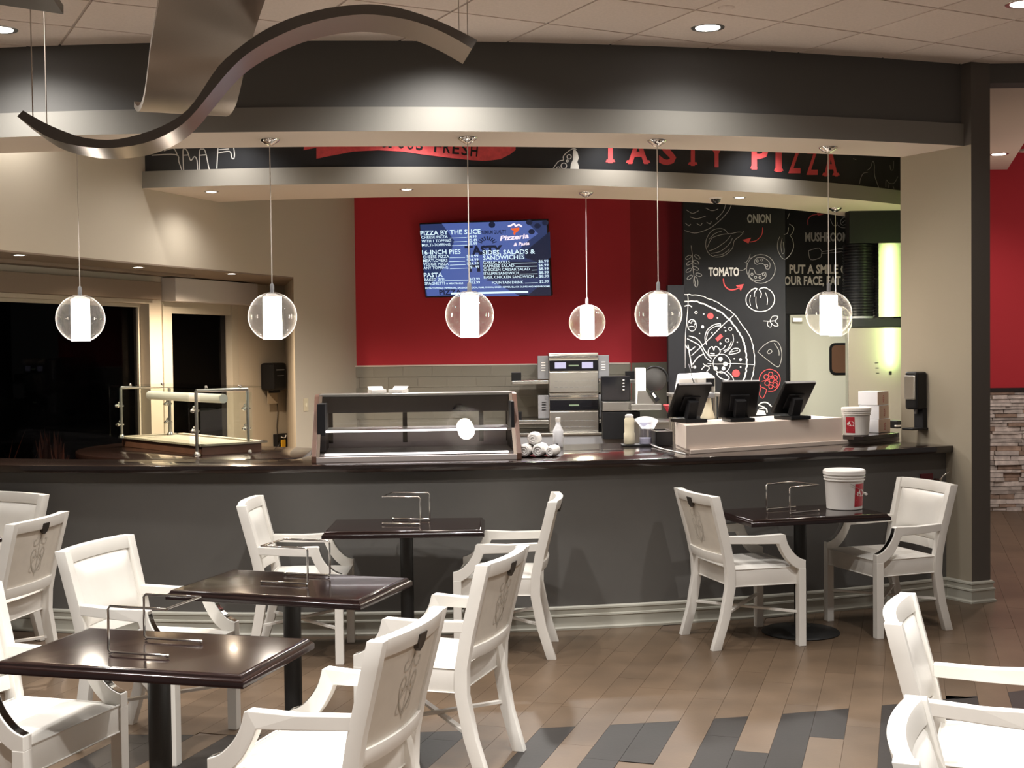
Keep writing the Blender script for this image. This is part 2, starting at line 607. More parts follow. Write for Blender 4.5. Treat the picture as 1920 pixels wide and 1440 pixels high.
_text_cache = {}
def text_polys(body, bold=0.0, spacing=1.0):
    """(vertices, faces, width) of a line of text with cap height 1, starting at x = 0"""
    key = (body, bold, spacing)
    if key in _text_cache:
        return _text_cache[key]
    cu = bpy.data.curves.new('lettering', 'FONT')
    cu.body = body
    cu.size = 1.0
    cu.offset = bold
    cu.space_character = spacing
    cu.resolution_u = 2
    ob = bpy.data.objects.new('lettering', cu)
    COL.objects.link(ob)
    dg = bpy.context.evaluated_depsgraph_get()
    me = bpy.data.meshes.new_from_object(ob.evaluated_get(dg))
    CAP = 0.69
    vs_ = [(v.co.x / CAP, v.co.y / CAP) for v in me.vertices]
    fs = [tuple(p.vertices) for p in me.polygons]
    bpy.data.objects.remove(ob)
    bpy.data.curves.remove(cu)
    bpy.data.meshes.remove(me)
    x0 = min((v[0] for v in vs_), default=0)
    vs_ = [(x - x0, y) for x, y in vs_]
    w = max((v[0] for v in vs_), default=1)
    _text_cache[key] = (vs_, fs, w)
    return _text_cache[key]

def add_text(mb, body, place, x, y, h, w=None, bold=0.0, spacing=1.0, rot=0.0, shear=0.0):
    """lay a line of text; place(a, b) -> 3D; (x, y) baseline start, h cap height, w total width (None = natural)"""
    V, F, W = text_polys(body, bold, spacing)
    sx = (w / W) if w else h
    c, s = math.cos(rot), math.sin(rot)
    nv = []
    for a, b in V:
        p, q = a * sx + b * h * shear, b * h
        nv.append(mb.bm.verts.new(place(x + p * c - q * s, y + p * s + q * c)))
    for f in F:
        mb.face([nv[i] for i in f])

# ------------------------------------------------------------------ plan geometry
BC = (-0.995, 16.653)          # centre of the bar front arc
HC = (-1.588, 20.604)          # centre of the header arc
SC = (-1.489, 17.752)          # centre of the second soffit arc
LD = Vector((0.349, 0.937, 0)) # direction of the slanting left wall
LN = Vector((-0.937, 0.349, 0))
CEIL = 3.635
def left_wall_pt(y, off=0.0):
    """point on the left wall line at depth y, pushed outwards by off"""
    p = Vector((-2.885 + (y - 10.28) * (LD.x / LD.y), y, 0))
    return p + LN * off

# ------------------------------------------------------------------ floor: planks cut by the curved edge of the dark border
fl = struct(MB().prism([(-7, -3), (7.5, -3), (7.5, 16), (-7, 16)], -0.12, -0.004).build('floor', 'floor_grout'))
def make_planks():
    T = Vector((0.2957, 0.9553))
    U = Vector((0.9553, -0.2957))
    W, L, G = 0.1505, 1.18, 0.0008
    rnd = random.Random(19)
    KIND = {0: 'd', -1: 't', -2: 'd', -3: 'd', -4: 't', -5: 'd', -6: 't', -7: 'd', -8: 'd', -9: 't', -10: 'd', -11: 't', -12: 'd', -13: 'd', -14: 'd'}
    JOINT = {-2: (5.836, 't'), -4: (5.554, 'd'), -12: (5.62, 't'), -9: (5.45, 't')}
    RB = 10.83
    def tb(u):   # border line (circle about the bar centre) in plank coordinates, nearer solution
        cu = U.x * BC[0] + U.y * BC[1]
        ct = T.x * BC[0] + T.y * BC[1]
        d = RB * RB - (u - cu) ** 2
        return ct - math.sqrt(max(d, 0.0))
    n = 0
    def put(u0, u1, ts0, ts1, m):
        mb = MB()
        a, b = u0 + G, u1 - G
        pts = [(a, ts0[0] + G), (b, ts0[1] + G), (b, ts1[1] - G), (a, ts1[0] - G)]
        q = [U * p[0] + T * p[1] for p in pts]
        mb.prism([(p.x, p.y) for p in q], -0.004, 0.0)
        mb.build('plank', m, fl)
    for k in range(-30, 24):
        u0 = -0.126 + W * k
        u1 = u0 + W
        um = (u0 + u1) / 2
        off = rnd.random() * L
        b0, b1 = tb(u0), tb(u1)
        bm_ = (b0 + b1) / 2
        # joints of this row
        js = [off + L * i for i in range(0, 18)]
        if k in JOINT:
            s = JOINT[k][0]
            js = [s + L * i for i in range(-4, 14)]
        kind = KIND.get(k, 'd' if rnd.random() < 0.55 else 't')
        seq = kind
        for i in range(len(js) - 1):
            t0, t1 = js[i], js[i + 1]
            c = U * um + T * ((t0 + t1) / 2)
            x, y = c.x, c.y
            hall = 8.3 < y < 13.6 and 0.33 * y < x < 0.415 * y
            main = 4.85 < y < 9.1 and abs(x) < 0.43 * y + 0.15 and (Vector((x, y)) - Vector(BC)).length > 8.6
            if not (hall or main):
                continue
            if t0 > bm_ + 0.06:
                put(u0, u1, (t0, t0), (t1, t1), 'plank_tan')
                n += 1
            else:
                below = kind
                if k in JOINT:
                    s, other = JOINT[k]
                    if t1 <= s + 0.01:
                        below = other
                elif k not in KIND and t1 < bm_ - 0.35 and rnd.random() < 0.4:
                    below = 'd' if kind == 't' else 't'
                md = 'plank_dark' if below == 'd' else 'plank_tan'
                if t1 <= bm_ + 0.06:
                    put(u0, u1, (t0, t0), (min(t1, b0), min(t1, b1)) if t1 > min(b0, b1) else (t1, t1), md)
                    n += 1
                    if t1 < bm_ + 0.06 and t1 > max(b0, b1) + 0.01:
                        put(u0, u1, (b0, b1), (t1, t1), 'plank_tan')
                elif md == 'plank_tan':
                    put(u0, u1, (t0, t0), (t1, t1), 'plank_tan')
                    n += 1
                else:
                    put(u0, u1, (t0, t0), (b0, b1), md)
                    put(u0, u1, (b0, b1), (t1, t1), 'plank_tan')
                    n += 2
    return n
make_planks()

# ------------------------------------------------------------------ ceiling: lay-in tiles
ce = struct(MB().prism([(-7, -3), (7.5, -3), (7.5, 8.75), (3.1, 8.75), (3.1, 9.1), (4.5, 13.6), (4.5, 15.6), (-7, 15.6)], CEIL + 0.025, CEIL + 0.16).build('ceiling', 'soffit_white'))
def make_ceiling():
    a = math.radians(27.6)
    U, V = Vector((math.cos(a), math.sin(a))), Vector((-math.sin(a), math.cos(a)))
    O = Vector((1.59, 7.49))
    S = 0.61
    grid = MB()
    for i in range(-12, 12):
        for j in range(-12, 12):
            c = O + U * (S * (i + 0.5)) + V * (S * (j + 0.5))
            if not (-4.6 < c.x < 4.6 and 4.4 < c.y < 8.9):
                continue
            h = (S - 0.016) / 2
            mb = MB()
            mb.prism([tuple(c + U * (h * p) + V * (h * q)) for p, q in ((-1, -1), (1, -1), (1, 1), (-1, 1))], CEIL, CEIL + 0.02)
            mb.build('ceiling_tile', 'ceiling_tile', ce)
    for i in range(-12, 13):
        for D, E in ((U, V), (V, U)):
            c = O + D * (S * i)
            p0, p1 = c - E * 9, c + E * 9
            q = [p0 - D * 0.012, p0 + D * 0.012, p1 + D * 0.012, p1 - D * 0.012]
            grid.prism([tuple(p) for p in q], CEIL + 0.006, CEIL + 0.026)
    grid.build('grid_bars', 'ceiling_grid', ce)
make_ceiling()

# ------------------------------------------------------------------ header over the bar (first curved soffit)
hf = arc(*HC, 12.817, -4.3, 3.075, 40)
hb = arc(-1.576, 21.01, 12.635, -4.3, 2.80, 40)
hf2 = arc(*HC, 12.795, -4.3, 3.06, 40)
h1 = struct(MB().ring(hf, hb, 3.085, 3.232, (0, 0, 0, 1)).build('wall_header', ['header_band', 'soffit_white'], smooth=30))
MB().ring(hf2, arc(-1.576, 21.01, 12.66, -4.3, 2.80, 40), 3.232, CEIL + 0.02).build('upper_face', 'header_dark', h1, smooth=30)

# column at the right end of the bar
cp = [(3.09, 8.604), (3.24, 8.668), (2.936, 9.227), (2.786, 9.163)]
mb = MB()
for z0, z1, side in ((0, 3.085, 1), (3.085, CEIL + 0.02, 0)):
    lo = [mb.bm.verts.new((x, y, z0)) for x, y in cp]
    hi = [mb.bm.verts.new((x, y, z1)) for x, y in cp]
    for i in range(4):
        mb.mi = side if i == 3 else 0
        mb.face((lo[i], lo[(i + 1) % 4], hi[(i + 1) % 4], hi[i]))
colm = struct(mb.build('wall_column', ['column_dark', 'column_beige']))
struct(MB().prism([(2.86, 9.20), (2.936, 9.227), (4.75, 13.5), (4.6, 13.5)], 0, CEIL).build('wall_partition', 'column_beige'))

# bar front wall
struct(MB().ring(arc(*BC, 8.805, -4.6, 3.0, 60), arc(*BC, 8.66, -4.6, 2.95, 60), 0, 1.01).build('wall_bar', 'bar_wall', smooth=30))
# moulded baseboard along the bar and round the column
BPROF = [(0, 0), (-0.026, 0), (-0.026, 0.012), (-0.020, 0.018), (-0.017, 0.024), (-0.017, 0.078), (-0.022, 0.084), (-0.020, 0.094),
         (-0.012, 0.098), (-0.012, 0.122), (-0.017, 0.128), (-0.015, 0.138), (-0.004, 0.146), (0, 0.146)]
path = [(x, y, 0) for x, y in arc(*BC, 8.806, -4.6, 2.985, 60)]
struct(MB().sweep(path, [(-a, b) for a, b in BPROF]).build('baseboard_bar', 'baseboard', smooth=35))
def base_run(name, pts):
    mb = MB()
    # mitred corner: offset polyline
    n = len(pts)
    P = [Vector((p[0], p[1])) for p in pts]
    rows = []
    for i in range(n):
        d0 = (P[i] - P[i - 1]).normalized() if i else (P[1] - P[0]).normalized()
        d1 = (P[i + 1] - P[i]).normalized() if i < n - 1 else d0
        n0, n1 = Vector((d0.y, -d0.x)), Vector((d1.y, -d1.x))
        m = (n0 + n1).normalized()
        k = 1.0 / max(m.dot(n0), 0.3)
        rows.append([mb.bm.verts.new((P[i].x + m.x * k * -a, P[i].y + m.y * k * -a, b)) for a, b in BPROF])
    for i in range(n - 1):
        for j in range(len(BPROF)):
            jj = (j + 1) % len(BPROF)
            mb.face((rows[i][j], rows[i][jj], rows[i + 1][jj], rows[i + 1][j]))
    mb.face(rows[0])
    mb.face(rows[-1][::-1])
    return struct(mb.build(name, 'baseboard'))
base_run('baseboard_column', [(2.985, 8.795), (3.09, 8.603), (3.241, 8.667), (3.10, 8.925)])

# ------------------------------------------------------------------ second soffit with its mural
sf = arc(*SC, 7.688, -2.93, 4.25, 48)
sb = arc(*BC, 5.66, -2.72, 3.85, 48)
s2 = struct(MB().ring(sf, sb, 3.06, 3.192, (0, 0, 0, 1)).build('wall_soffit', ['soffit_band', 'soffit_white'], smooth=30))
RM = 7.650
MB().ring(arc(*SC, RM, -2.90, 4.25, 48), arc(*SC, 7.5, -2.9, 4.25, 48), 3.192, CEIL + 0.02).build('mural_face', 'mural_panel', s2, smooth=30)
def on_arc(px, py, R=RM + 0.003, c=SC):
    d = ray(px, py)
    a = d.x ** 2 + d.y ** 2
    b = -2 * (d.x * c[0] + d.y * c[1])
    k = c[0] ** 2 + c[1] ** 2 - R * R
    t = (-b - math.sqrt(max(b * b - 4 * a * k, 0))) / (2 * a)
    return EYE + d * t
SP = lambda a, b: on_arc(a, -b)                       # stroke coordinates: pixel x, minus pixel y, laid on the curved face
def px_pts(pts, ox, oy, s):
    return [(ox + x / s, -(oy + y / s)) for x, y in pts]
def circ_pts(x, y, r, n=18, ry=None, rot=0.0):
    ry = ry or r
    return [(x + r * math.cos(2 * PI * i / n) * math.cos(rot) - ry * math.sin(2 * PI * i / n) * math.sin(rot),
             y + r * math.cos(2 * PI * i / n) * math.sin(rot) + ry * math.sin(2 * PI * i / n) * math.cos(rot)) for i in range(n)]

mb = MB()
for p in ([(185, 130), (375, 125), (398, 180), (420, 245)], [(280, 95), (350, 75), (375, 100), (385, 130)],
          [(435, 245), (430, 95), (445, 80), (465, 100), (490, 170), (520, 140), (540, 170), (545, 245)], [(432, 130), (470, 128)],
          [(560, 245), (560, 100), (580, 82), (605, 100), (635, 240)], [(562, 130), (612, 126)],
          [(695, 235), (705, 60)], [(705, 112), (795, 100), (812, 148), (828, 156), (834, 120), (825, 60)], [(710, 86), (790, 80)]):
    mb.ribbon(smooth_path(px_pts(p, 240, 260, 4.174), 4), 1.9, SP)
mb.build('hand_drawing', 'chalk', s2)
mb = MB()
bp = [(205, 60), (205, 150), (145, 252), (250, 230), (450, 192), (650, 182), (850, 192), (1000, 215), (1200, 240), (1400, 262), (1530, 270), (1650, 255), (1730, 215), (1775, 180), (1750, 165), (1640, 160), (1640, 60)]
top = 60
pts = px_pts(bp[1:-1], 560, 240, 4.364)
for i in range(len(pts) - 1):
    (x0, y0), (x1, y1) = pts[i], pts[i + 1]
    ty = -(240 + top / 4.364)
    if abs(x1 - x0) < 0.5:
        continue
    k = 4
    for j in range(k):
        a0, a1 = x0 + (x1 - x0) * j / k, x0 + (x1 - x0) * (j + 1) / k
        b0, b1 = y0 + (y1 - y0) * j / k, y0 + (y1 - y0) * (j + 1) / k
        if i in (0,):      # left swallow tail: down from the top line
            mb.flat([SP(a0, b0), SP(a1, b1), SP(x0 + 2, ty if j == 0 else b0)]) if False else None
        mb.flat([SP(a0, b0), SP(a1, b1), SP(a1, ty), SP(a0, ty)]) if x1 > x0 else None
x0, y0 = px_pts([(40, 178)], 560, 240, 4.364)[0]
mb.flat([SP(569, -281.5), SP(598, -276), SP(606, -268), SP(571, -268)])
mb.build('banner_print', 'print_red', s2)
mb = MB()
S2T = lambda a, b: on_arc(a, -b, RM + 0.006)
ban = 'DELICIOUS FRESH'
for i, ch in enumerate(ban):
    if ch == ' ':
        continue
    px = 560 + (362 + i * 74.5) / 4.364
    t = i / (len(ban) - 1)
    py = 272.5 + 20 * t ** 1.6
    add_text(mb, ch, S2T, px, -py, 21, w=(6 if ch == 'I' else 13), bold=0.012, rot=-0.07)
mb.build('banner_lettering', 'mural_black', s2)
mb = MB()
mb.ribbon(smooth_path(px_pts([(195, 410), (250, 335), (300, 320), (300, 285), (340, 240), (400, 205), (430, 215)], 1000, 240, 5.333), 4), 1.5, SP)
for x, y, r in ((358, 288, 22), (305, 378, 28), (340, 330, 10), (250, 405, 18)):
    mb.ribbon(px_pts(circ_pts(x, y, r), 1000, 240, 5.333), 1.5, SP, closed=True)
poly = px_pts([(405, 205), (440, 240), (455, 300), (440, 340), (455, 380), (455, 412), (370, 412), (375, 360), (395, 320), (395, 250)], 1000, 240, 5.333)
mb.flat([SP(*p) for p in poly])
mb.build('cheese_drawing', 'chalk', s2)
mb = MB()
def slab_letter(ch, x0, x1, yb, hh=46):
    add_text(mb, ch, SP, x0, -yb, hh, w=x1 - x0, bold=0.03)
    if ch in 'TAIP':
        for c in ([(x0 + x1) / 2] if ch in 'TI' else [x0 + 4.5] if ch == 'P' else [x0 + 3.5, x1 - 3.5]):
            w = 9 if ch in 'TI' else 7
            mb.flat([SP(c - w, -yb), SP(c + w, -yb), SP(c + w - 2, -yb + 5), SP(c - w + 2, -yb + 5)])
for ch, a, b, y in (('T', 1127, 1162, 304), ('A', 1177, 1216, 305.5), ('S', 1235, 1268, 307), ('T', 1284, 1314, 309), ('Y', 1326, 1361, 311.5),
                    ('P', 1409, 1441, 316), ('I', 1454, 1466, 320.5), ('Z', 1478, 1502, 323), ('Z', 1512, 1534, 326), ('A', 1545, 1571, 329)):
    slab_letter(ch, a, b, y)
mb.build('sign_lettering', 'print_red_plain', s2)
mb = MB()
for p in ([(1370, 480), (1385, 420), (1410, 378), (1450, 370)], [(1440, 352), (1475, 325), (1497, 265), (1512, 300), (1515, 400), (1555, 515)],
          [(1620, 510), (1625, 440), (1650, 470), (1700, 470), (1735, 410)], [(1660, 300), (1668, 345), (1690, 340), (1695, 260)], [(1310, 240), (1340, 250)],
          [(1640, 480), (1648, 520)], [(1690, 500), (1700, 530)]):
    mb.ribbon(smooth_path(px_pts(p, 1340, 250, 5.05), 4), 1.0, SP)
mb.build('garlic_drawing', 'chalk_dim', s2)

# ------------------------------------------------------------------ kitchen walls
rw = struct(MB().span((-1.66, 13.6, 0), (1.27, 13.75, CEIL + 0.02)).build('wall_back', 'red_paint'))
MB().span((-1.66, 13.588, 0.86), (1.25, 13.60, 1.575)).build('tile_backing', 'tile_grout', rw)
rows = 6
for r in range(rows):
    z0 = 0.905 + r * 0.1115
    off = 0.155 if r % 2 else 0.0
    x = -1.62 - off
    while x < 1.25:
        a, b = max(x + 0.0015, -1.655), min(x + 0.3085, 1.248)
        if b - a > 0.02:
            MB().span((a, 13.578, z0 + 0.0015), (b, 13.589, z0 + 0.11)).build('tile', 'tile_taupe', rw)
        x += 0.31
MB().span((-1.66, 13.572, 1.575), (1.25, 13.60, 1.590)).build('tile_trim', 'tile_trim', rw)
rr = struct(MB().prism([(1.25, 13.6), (2.9, 15.6), (2.8, 15.68), (1.15, 13.7)], 0, CEIL + 0.02).build('wall_return', 'red_paint'))
q = [(1.25, 13.6), (2.0, 15.3)]
nn = Vector((2.0, -1.65, 0)).normalized() * 0.012
MB().prism([(1.25, 13.6), (1.25 + nn.x, 13.6 + nn.y), (2.9 + nn.x, 15.6 + nn.y), (2.9, 15.6)], 0, 1.585).build('tile_backing', 'tile_taupe', rr)

# left wall: long beam over the opening, pier beside the red wall, alcove behind
p0, p1 = left_wall_pt(6.6), left_wall_pt(12.39)
pc = left_wall_pt(13.66)
o0, oc = left_wall_pt(6.6, 0.16), left_wall_pt(13.66, 0.16)
lw = struct(MB().prism([(p0.x, p0.y), (pc.x, pc.y), (oc.x, oc.y), (o0.x, o0.y)], 2.467, CEIL + 0.02).build('wall_left', 'beige_paint'))
MB().prism([(p1.x, p1.y), (pc.x, pc.y), (pc.x - 0.05, 14.3), (-2.463, 13.94)], 0, 2.467).build('pier', 'beige_paint', lw)
AL = Vector((-2.463, 13.94, 0))
def alcove_pt(y, off=0.0):
    return AL + LD * ((y - AL.y) / LD.y) + LN * off
def alc(px, py, off=0.0):
    return on_plane(px, py, AL + LN * off, LN)
# alcove ceiling and back wall with two window openings
a0, a1 = alcove_pt(6.0), alcove_pt(13.94)
i0 = left_wall_pt(6.0, 0.0)
al = struct(MB().prism([(i0.x, i0.y), (p1.x, p1.y), (a1.x, a1.y), (a0.x, a0.y)], 2.455, 2.467).build('ceiling_alcove', 'valance_brown'))
TH = 0.16
def wall_seg(mb, y0, y1, z0, z1):
    q = [alcove_pt(y0), alcove_pt(y1), alcove_pt(y1, TH), alcove_pt(y0, TH)]
    mb.prism([(v.x, v.y) for v in q], z0, z1)
W1a, W1b = 7.2, alc(282, 700).y
W2a, W2b = alc(305, 700).y, alc(446, 700).y
mb = MB()
wall_seg(mb, 6.0, W1a, 0, 2.46)
wall_seg(mb, W1b, W2a, 0, 2.46)
wall_seg(mb, W2b, 13.96, 0, 2.46)
wall_seg(mb, W1a, W1b, 2.20, 2.46)
wall_seg(mb, W1a, W1b, 0, 0.25)
wall_seg(mb, W2a, W2b, 2.22, 2.46)
wall_seg(mb, W2a, W2b, 0, 0.10)
struct(mb.build('wall_alcove', 'beige_paint'))
def obox(y0, y1, off0, off1, z0, z1, mb=None):
    mb = mb or MB()
    q = [alcove_pt(y0, off0), alcove_pt(y1, off0), alcove_pt(y1, off1), alcove_pt(y0, off1)]
    return mb.prism([(v.x, v.y) for v in q], z0, z1)
w1 = struct(obox(W1b - 0.03, W1b, 0.10, 0.15, 0.25, 2.20).build('window_1', 'window_trim'))
obox(W1a, W1b - 0.03, 0.12, 0.126, 0.25, 2.20).build('pane', 'night_glass', w1)
obox(W1a, W1b, 0.09, 0.15, 2.17, 2.20).build('head_rail', 'window_trim', w1)
w2 = struct(obox(W2a, W2a + 0.13, -0.015, 0.12, 0.10, 2.22).build('window_2', 'window_trim'))
obox(W2b - 0.11, W2b, -0.015, 0.12, 0.10, 2.22).build('side_rail', 'window_trim', w2)
obox(W2a + 0.13, W2b - 0.11, 0.0, 0.12, 2.12, 2.22).build('head_rail', 'window_trim', w2)
obox(W2a + 0.13, W2b - 0.11, 0.0, 0.12, 0.10, 0.22).build('bottom_rail', 'window_trim', w2)
obox(W2a + 0.13, W2b - 0.11, 0.06, 0.066, 0.22, 2.12).build('pane', 'night_glass', w2)
# black box added outside the windows, so the panes look out on night
mb = MB()
q = [alcove_pt(4.0, 3.0), alcove_pt(26.0, 3.0), alcove_pt(26.0, 3.1), alcove_pt(4.0, 3.1)]
mb.prism([(v.x, v.y) for v in q], -0.2, 4.0)
struct(mb.build('exterior_backdrop', 'outdoor_dark'))
mb = MB()
q = [alcove_pt(4.0, 0.16), alcove_pt(26.0, 0.16), alcove_pt(26.0, 3.1), alcove_pt(4.0, 3.1)]
mb.prism([(v.x, v.y) for v in q], -0.12, -0.05)
mb.prism([(v.x, v.y) for v in q], 3.2, 3.3)  # lid of the added black box
struct(mb.build('exterior_box_slabs', 'outdoor_dark'))
# valances: brown pelmet over window 1, white roller cassette over window 2
t = tag(obox(6.4, W1b + 0.05, -0.10, -0.002, 2.235, 2.395).build('valance', 'valance_brown', bevel=0.004), 'long brown box valance above the big dark window at far left', 'valance')
t = tag(obox(W2a, W2b + 0.14, -0.16, -0.002, 2.225, 2.445).build('roller_blind_cassette', 'valance_white', bevel=0.006), 'pale boxed blind cassette above the narrow framed night window', 'blind')
# small beam in the alcove ceiling
obox(6.2, W1b + 0.1, -0.42, -0.38, 2.43, 2.455).build('drop_edge', 'valance_brown', al)

# mural wall A, wall B behind it with the door
MAY, MBY = 12.6, 13.4
xa0, xa1 = at_y(1283, 640, MAY).x, at_y(1473, 640, MAY).x
ma = struct(MB().span((xa0, MAY, 0), (xa1, MAY + 0.12, CEIL + 0.02)).build('wall_mural', 'mural_black'))
wb = struct(MB().span((2.3, MBY, 0), (4.55, MBY + 0.12, CEIL + 0.02)).build('wall_rear', 'mural_black'))
MA = lambda a, b: at_y(a, -b, MAY - 0.003)
MA2 = lambda a, b: at_y(a, -b, MAY - 0.005)
MBp = lambda a, b: at_y(a, -b, MBY - 0.003)
def drawing(name, parent, m, place, ox, oy, s, strokes, w=1.0, k=4):
    mb = MB()
    for st in strokes:
        if isinstance(st, tuple) and st[0] == 'c':
            _, x, y, r, *rest = st
            mb.ribbon(px_pts(circ_pts(x, y, r, 20, *(rest[:2])), ox, oy, s), w, place, closed=True)
        elif isinstance(st, tuple) and st[0] == 'f':
            mb.flat([place(*p) for p in px_pts(st[1], ox, oy, s)])
        elif isinstance(st, tuple) and st[0] == 'd':
            _, x, y, r, *rest = st
            mb.flat([place(*p) for p in px_pts(circ_pts(x, y, r, 14, *(rest[:2])), ox, oy, s)])
        elif isinstance(st, tuple) and st[0] == 'w':
            mb.ribbon(smooth_path(px_pts(st[2], ox, oy, s), k), st[1], place)
        else:
            mb.ribbon(smooth_path(px_pts(st, ox, oy, s), k), w, place)
    return mb.build(name, m, parent)
A6 = (1260, 360, 6)
A8 = (1260, 540, 6)
drawing('pie_drawing', ma, 'chalk_dim', MA, *A6, [[(140, 432), (250, 462), (350, 440), (450, 392), (560, 300), (640, 205), (672, 125)],
        [(605, 130), (575, 220), (495, 305)], [(495, 300), (515, 310)], [(150, 350), (190, 380), (210, 360)], [(280, 355), (320, 375), (340, 350)], [(390, 340), (430, 360), (440, 330)],
        [(160, 200), (230, 240), (300, 210)], [(200, 280), (280, 300), (380, 270)], [(380, 180), (450, 210), (520, 190)]], 1.1)
drawing('onion_drawing', ma, 'chalk_dim', MA, *A6, [[(800, 440), (800, 455), (740, 452), (640, 470), (600, 430), (540, 410), (450, 435), (392, 520), (380, 610), (420, 700), (500, 732), (600, 708), (680, 630), (700, 550), (760, 500), (800, 462)],
        [(420, 530), (480, 470), (560, 440)], [(400, 620), (450, 520), (560, 480), (640, 470)], [(415, 660), (480, 640), (600, 560), (660, 490)], [(440, 690), (540, 670), (640, 590), (680, 520)], [(470, 715), (570, 700), (650, 640)]], 0.9)
drawing('sprig_drawing', ma, 'chalk_dim', MA, *A6, [[(215, 600), (230, 720), (235, 850), (248, 950), (270, 1075)]] +
        [('c', x, y, 36, 17, r) for x, y, r in ((185, 735, 2.6), (285, 730, 0.6), (195, 800, 2.6), (270, 790, 0.5), (190, 880, 2.6), (265, 860, 0.4), (200, 960, 2.5), (300, 930, 0.3))] + [('c', 268, 1010, 58, 24, 1.45)], 0.9)
drawing('pepper_drawing', ma, 'chalk_dim', MA, *A6, [[(1215, 500), (1190, 560), (1188, 640), (1225, 725), (1272, 755), (1330, 705), (1368, 620), (1355, 530), (1325, 490)],
        [(1240, 520), (1225, 600), (1240, 690), (1262, 670), (1250, 560)], [(1330, 490), (1360, 450), (1370, 400), (1320, 360)], [(1260, 480), (1300, 460), (1310, 400)], [(1300, 300), (1320, 240)]], 0.8)
drawing('tomato_slice_drawing', ma, 'chalk_dim', MA, *A6, [('c', 1000, 865, 162), [(755, 880), (800, 880), (830, 858)], [(930, 770), (960, 740), (1040, 745), (1100, 800), (1095, 860), (1060, 865), (1040, 820), (1000, 800), (960, 815), (930, 800), (930, 770)],
        [(880, 860), (865, 920), (900, 980), (980, 995), (1050, 960), (1055, 910), (1030, 905), (990, 930), (940, 915), (920, 870), (880, 860)],
        ('c', 960, 775, 12), ('c', 1010, 765, 12), ('c', 1065, 830, 14), ('c', 900, 925, 13), ('c', 940, 960, 13), ('c', 990, 962, 13), ('c', 1030, 930, 12), [(830, 800), (850, 770), (870, 740), (880, 700)], [(820, 790), (850, 800), (890, 740)]], 1.0)
drawing('tomato_drawing', ma, 'chalk', MA, *A6, [('w', 1.5, [(900, 1100), (850, 1150), (832, 1210), (850, 1275), (920, 1330), (1000, 1345), (1080, 1325), (1140, 1265), (1153, 1190), (1120, 1120), (1070, 1085)]),
        ('w', 2.2, [(890, 1105), (930, 1085), (960, 1090)]), ('w', 2.0, [(985, 1090), (1030, 1075), (1070, 1080)]), ('w', 1.6, [(955, 1095), (930, 1130), (925, 1180)]), ('w', 1.6, [(980, 1095), (1005, 1140), (995, 1190)]),
        [(885, 1160), (875, 1220), (885, 1280)], [(945, 1180), (945, 1250), (960, 1310)], [(1050, 1130), (1075, 1200), (1070, 1270)]], 1.0)
drawing('arrow_drawing', ma, 'chalk_red', MA, *A6, [('w', 2.2, [(578, 975), (590, 1045), (640, 1095), (700, 1098), (760, 1075)]), ('f', [(718, 1050), (808, 1035), (775, 1110)])], 2)
drawing('arrow_drawing', ma, 'chalk_red', MA, *A6, [('w', 1.4, [(1020, 400), (1010, 480), (950, 545), (880, 562)]), ('f', [(790, 540), (890, 515), (860, 580)])], 2)
mb = MB()
add_text(mb, 'TOMATO', MA, 1260 + 410 / 6, -(360 + 943 / 6), 15.2, w=57.5, bold=0.035)
mb.build('tomato_lettering', 'chalk', ma)
mb = MB()
add_text(mb, 'ONION', MA, 1260 + 845 / 6, -(360 + 345 / 6), 15.5, w=44.5, bold=0.035)
mb.build('onion_lettering', 'chalk_dim', ma)
outer = [(140, 72), (300, 85), (450, 135), (580, 205), (700, 300), (800, 430), (880, 560), (920, 700), (925, 850), (910, 980), (865, 1110)]
inner = [(140, 152), (280, 155), (420, 210), (560, 280), (680, 400), (770, 530), (815, 640), (835, 760), (840, 880), (815, 1000), (765, 1115)]
rnd = random.Random(3)
wob = lambda P: [(p.x + rnd.uniform(-5, 5), p.y + rnd.uniform(-5, 5)) for p in smooth_path(P, 5)]
pizza = [('w', 1.5, wob(outer)), ('w', 2.6, wob(inner)), ('w', 1.2, [(175, 75), (182, 160), (165, 380), (150, 560), (148, 900)]), ('w', 1.4, [(695, 305), (560, 430), (370, 620), (220, 760)]), ('w', 1.2, [(922, 862), (700, 850), (520, 855), (400, 850)])]
for (x, y, r) in ((270, 275, 14), (345, 437, 13), (255, 890, 13), (655, 460, 18), (620, 588, 20)):
    pizza.append(('c', x, y, r))
for (x, y, r) in ((357, 292, 9), (512, 336, 9), (310, 512, 7), (590, 445, 9), (603, 482, 9), (545, 625, 11), (735, 610, 8), (700, 795, 8), (770, 806, 17), (772, 890, 9), (450, 505, 8), (345, 437, 8), (545, 800, 26), (600, 855, 26), (490, 905, 24), (580, 905, 22), (260, 890, 10)):
    pizza.append(('d', x, y, r))
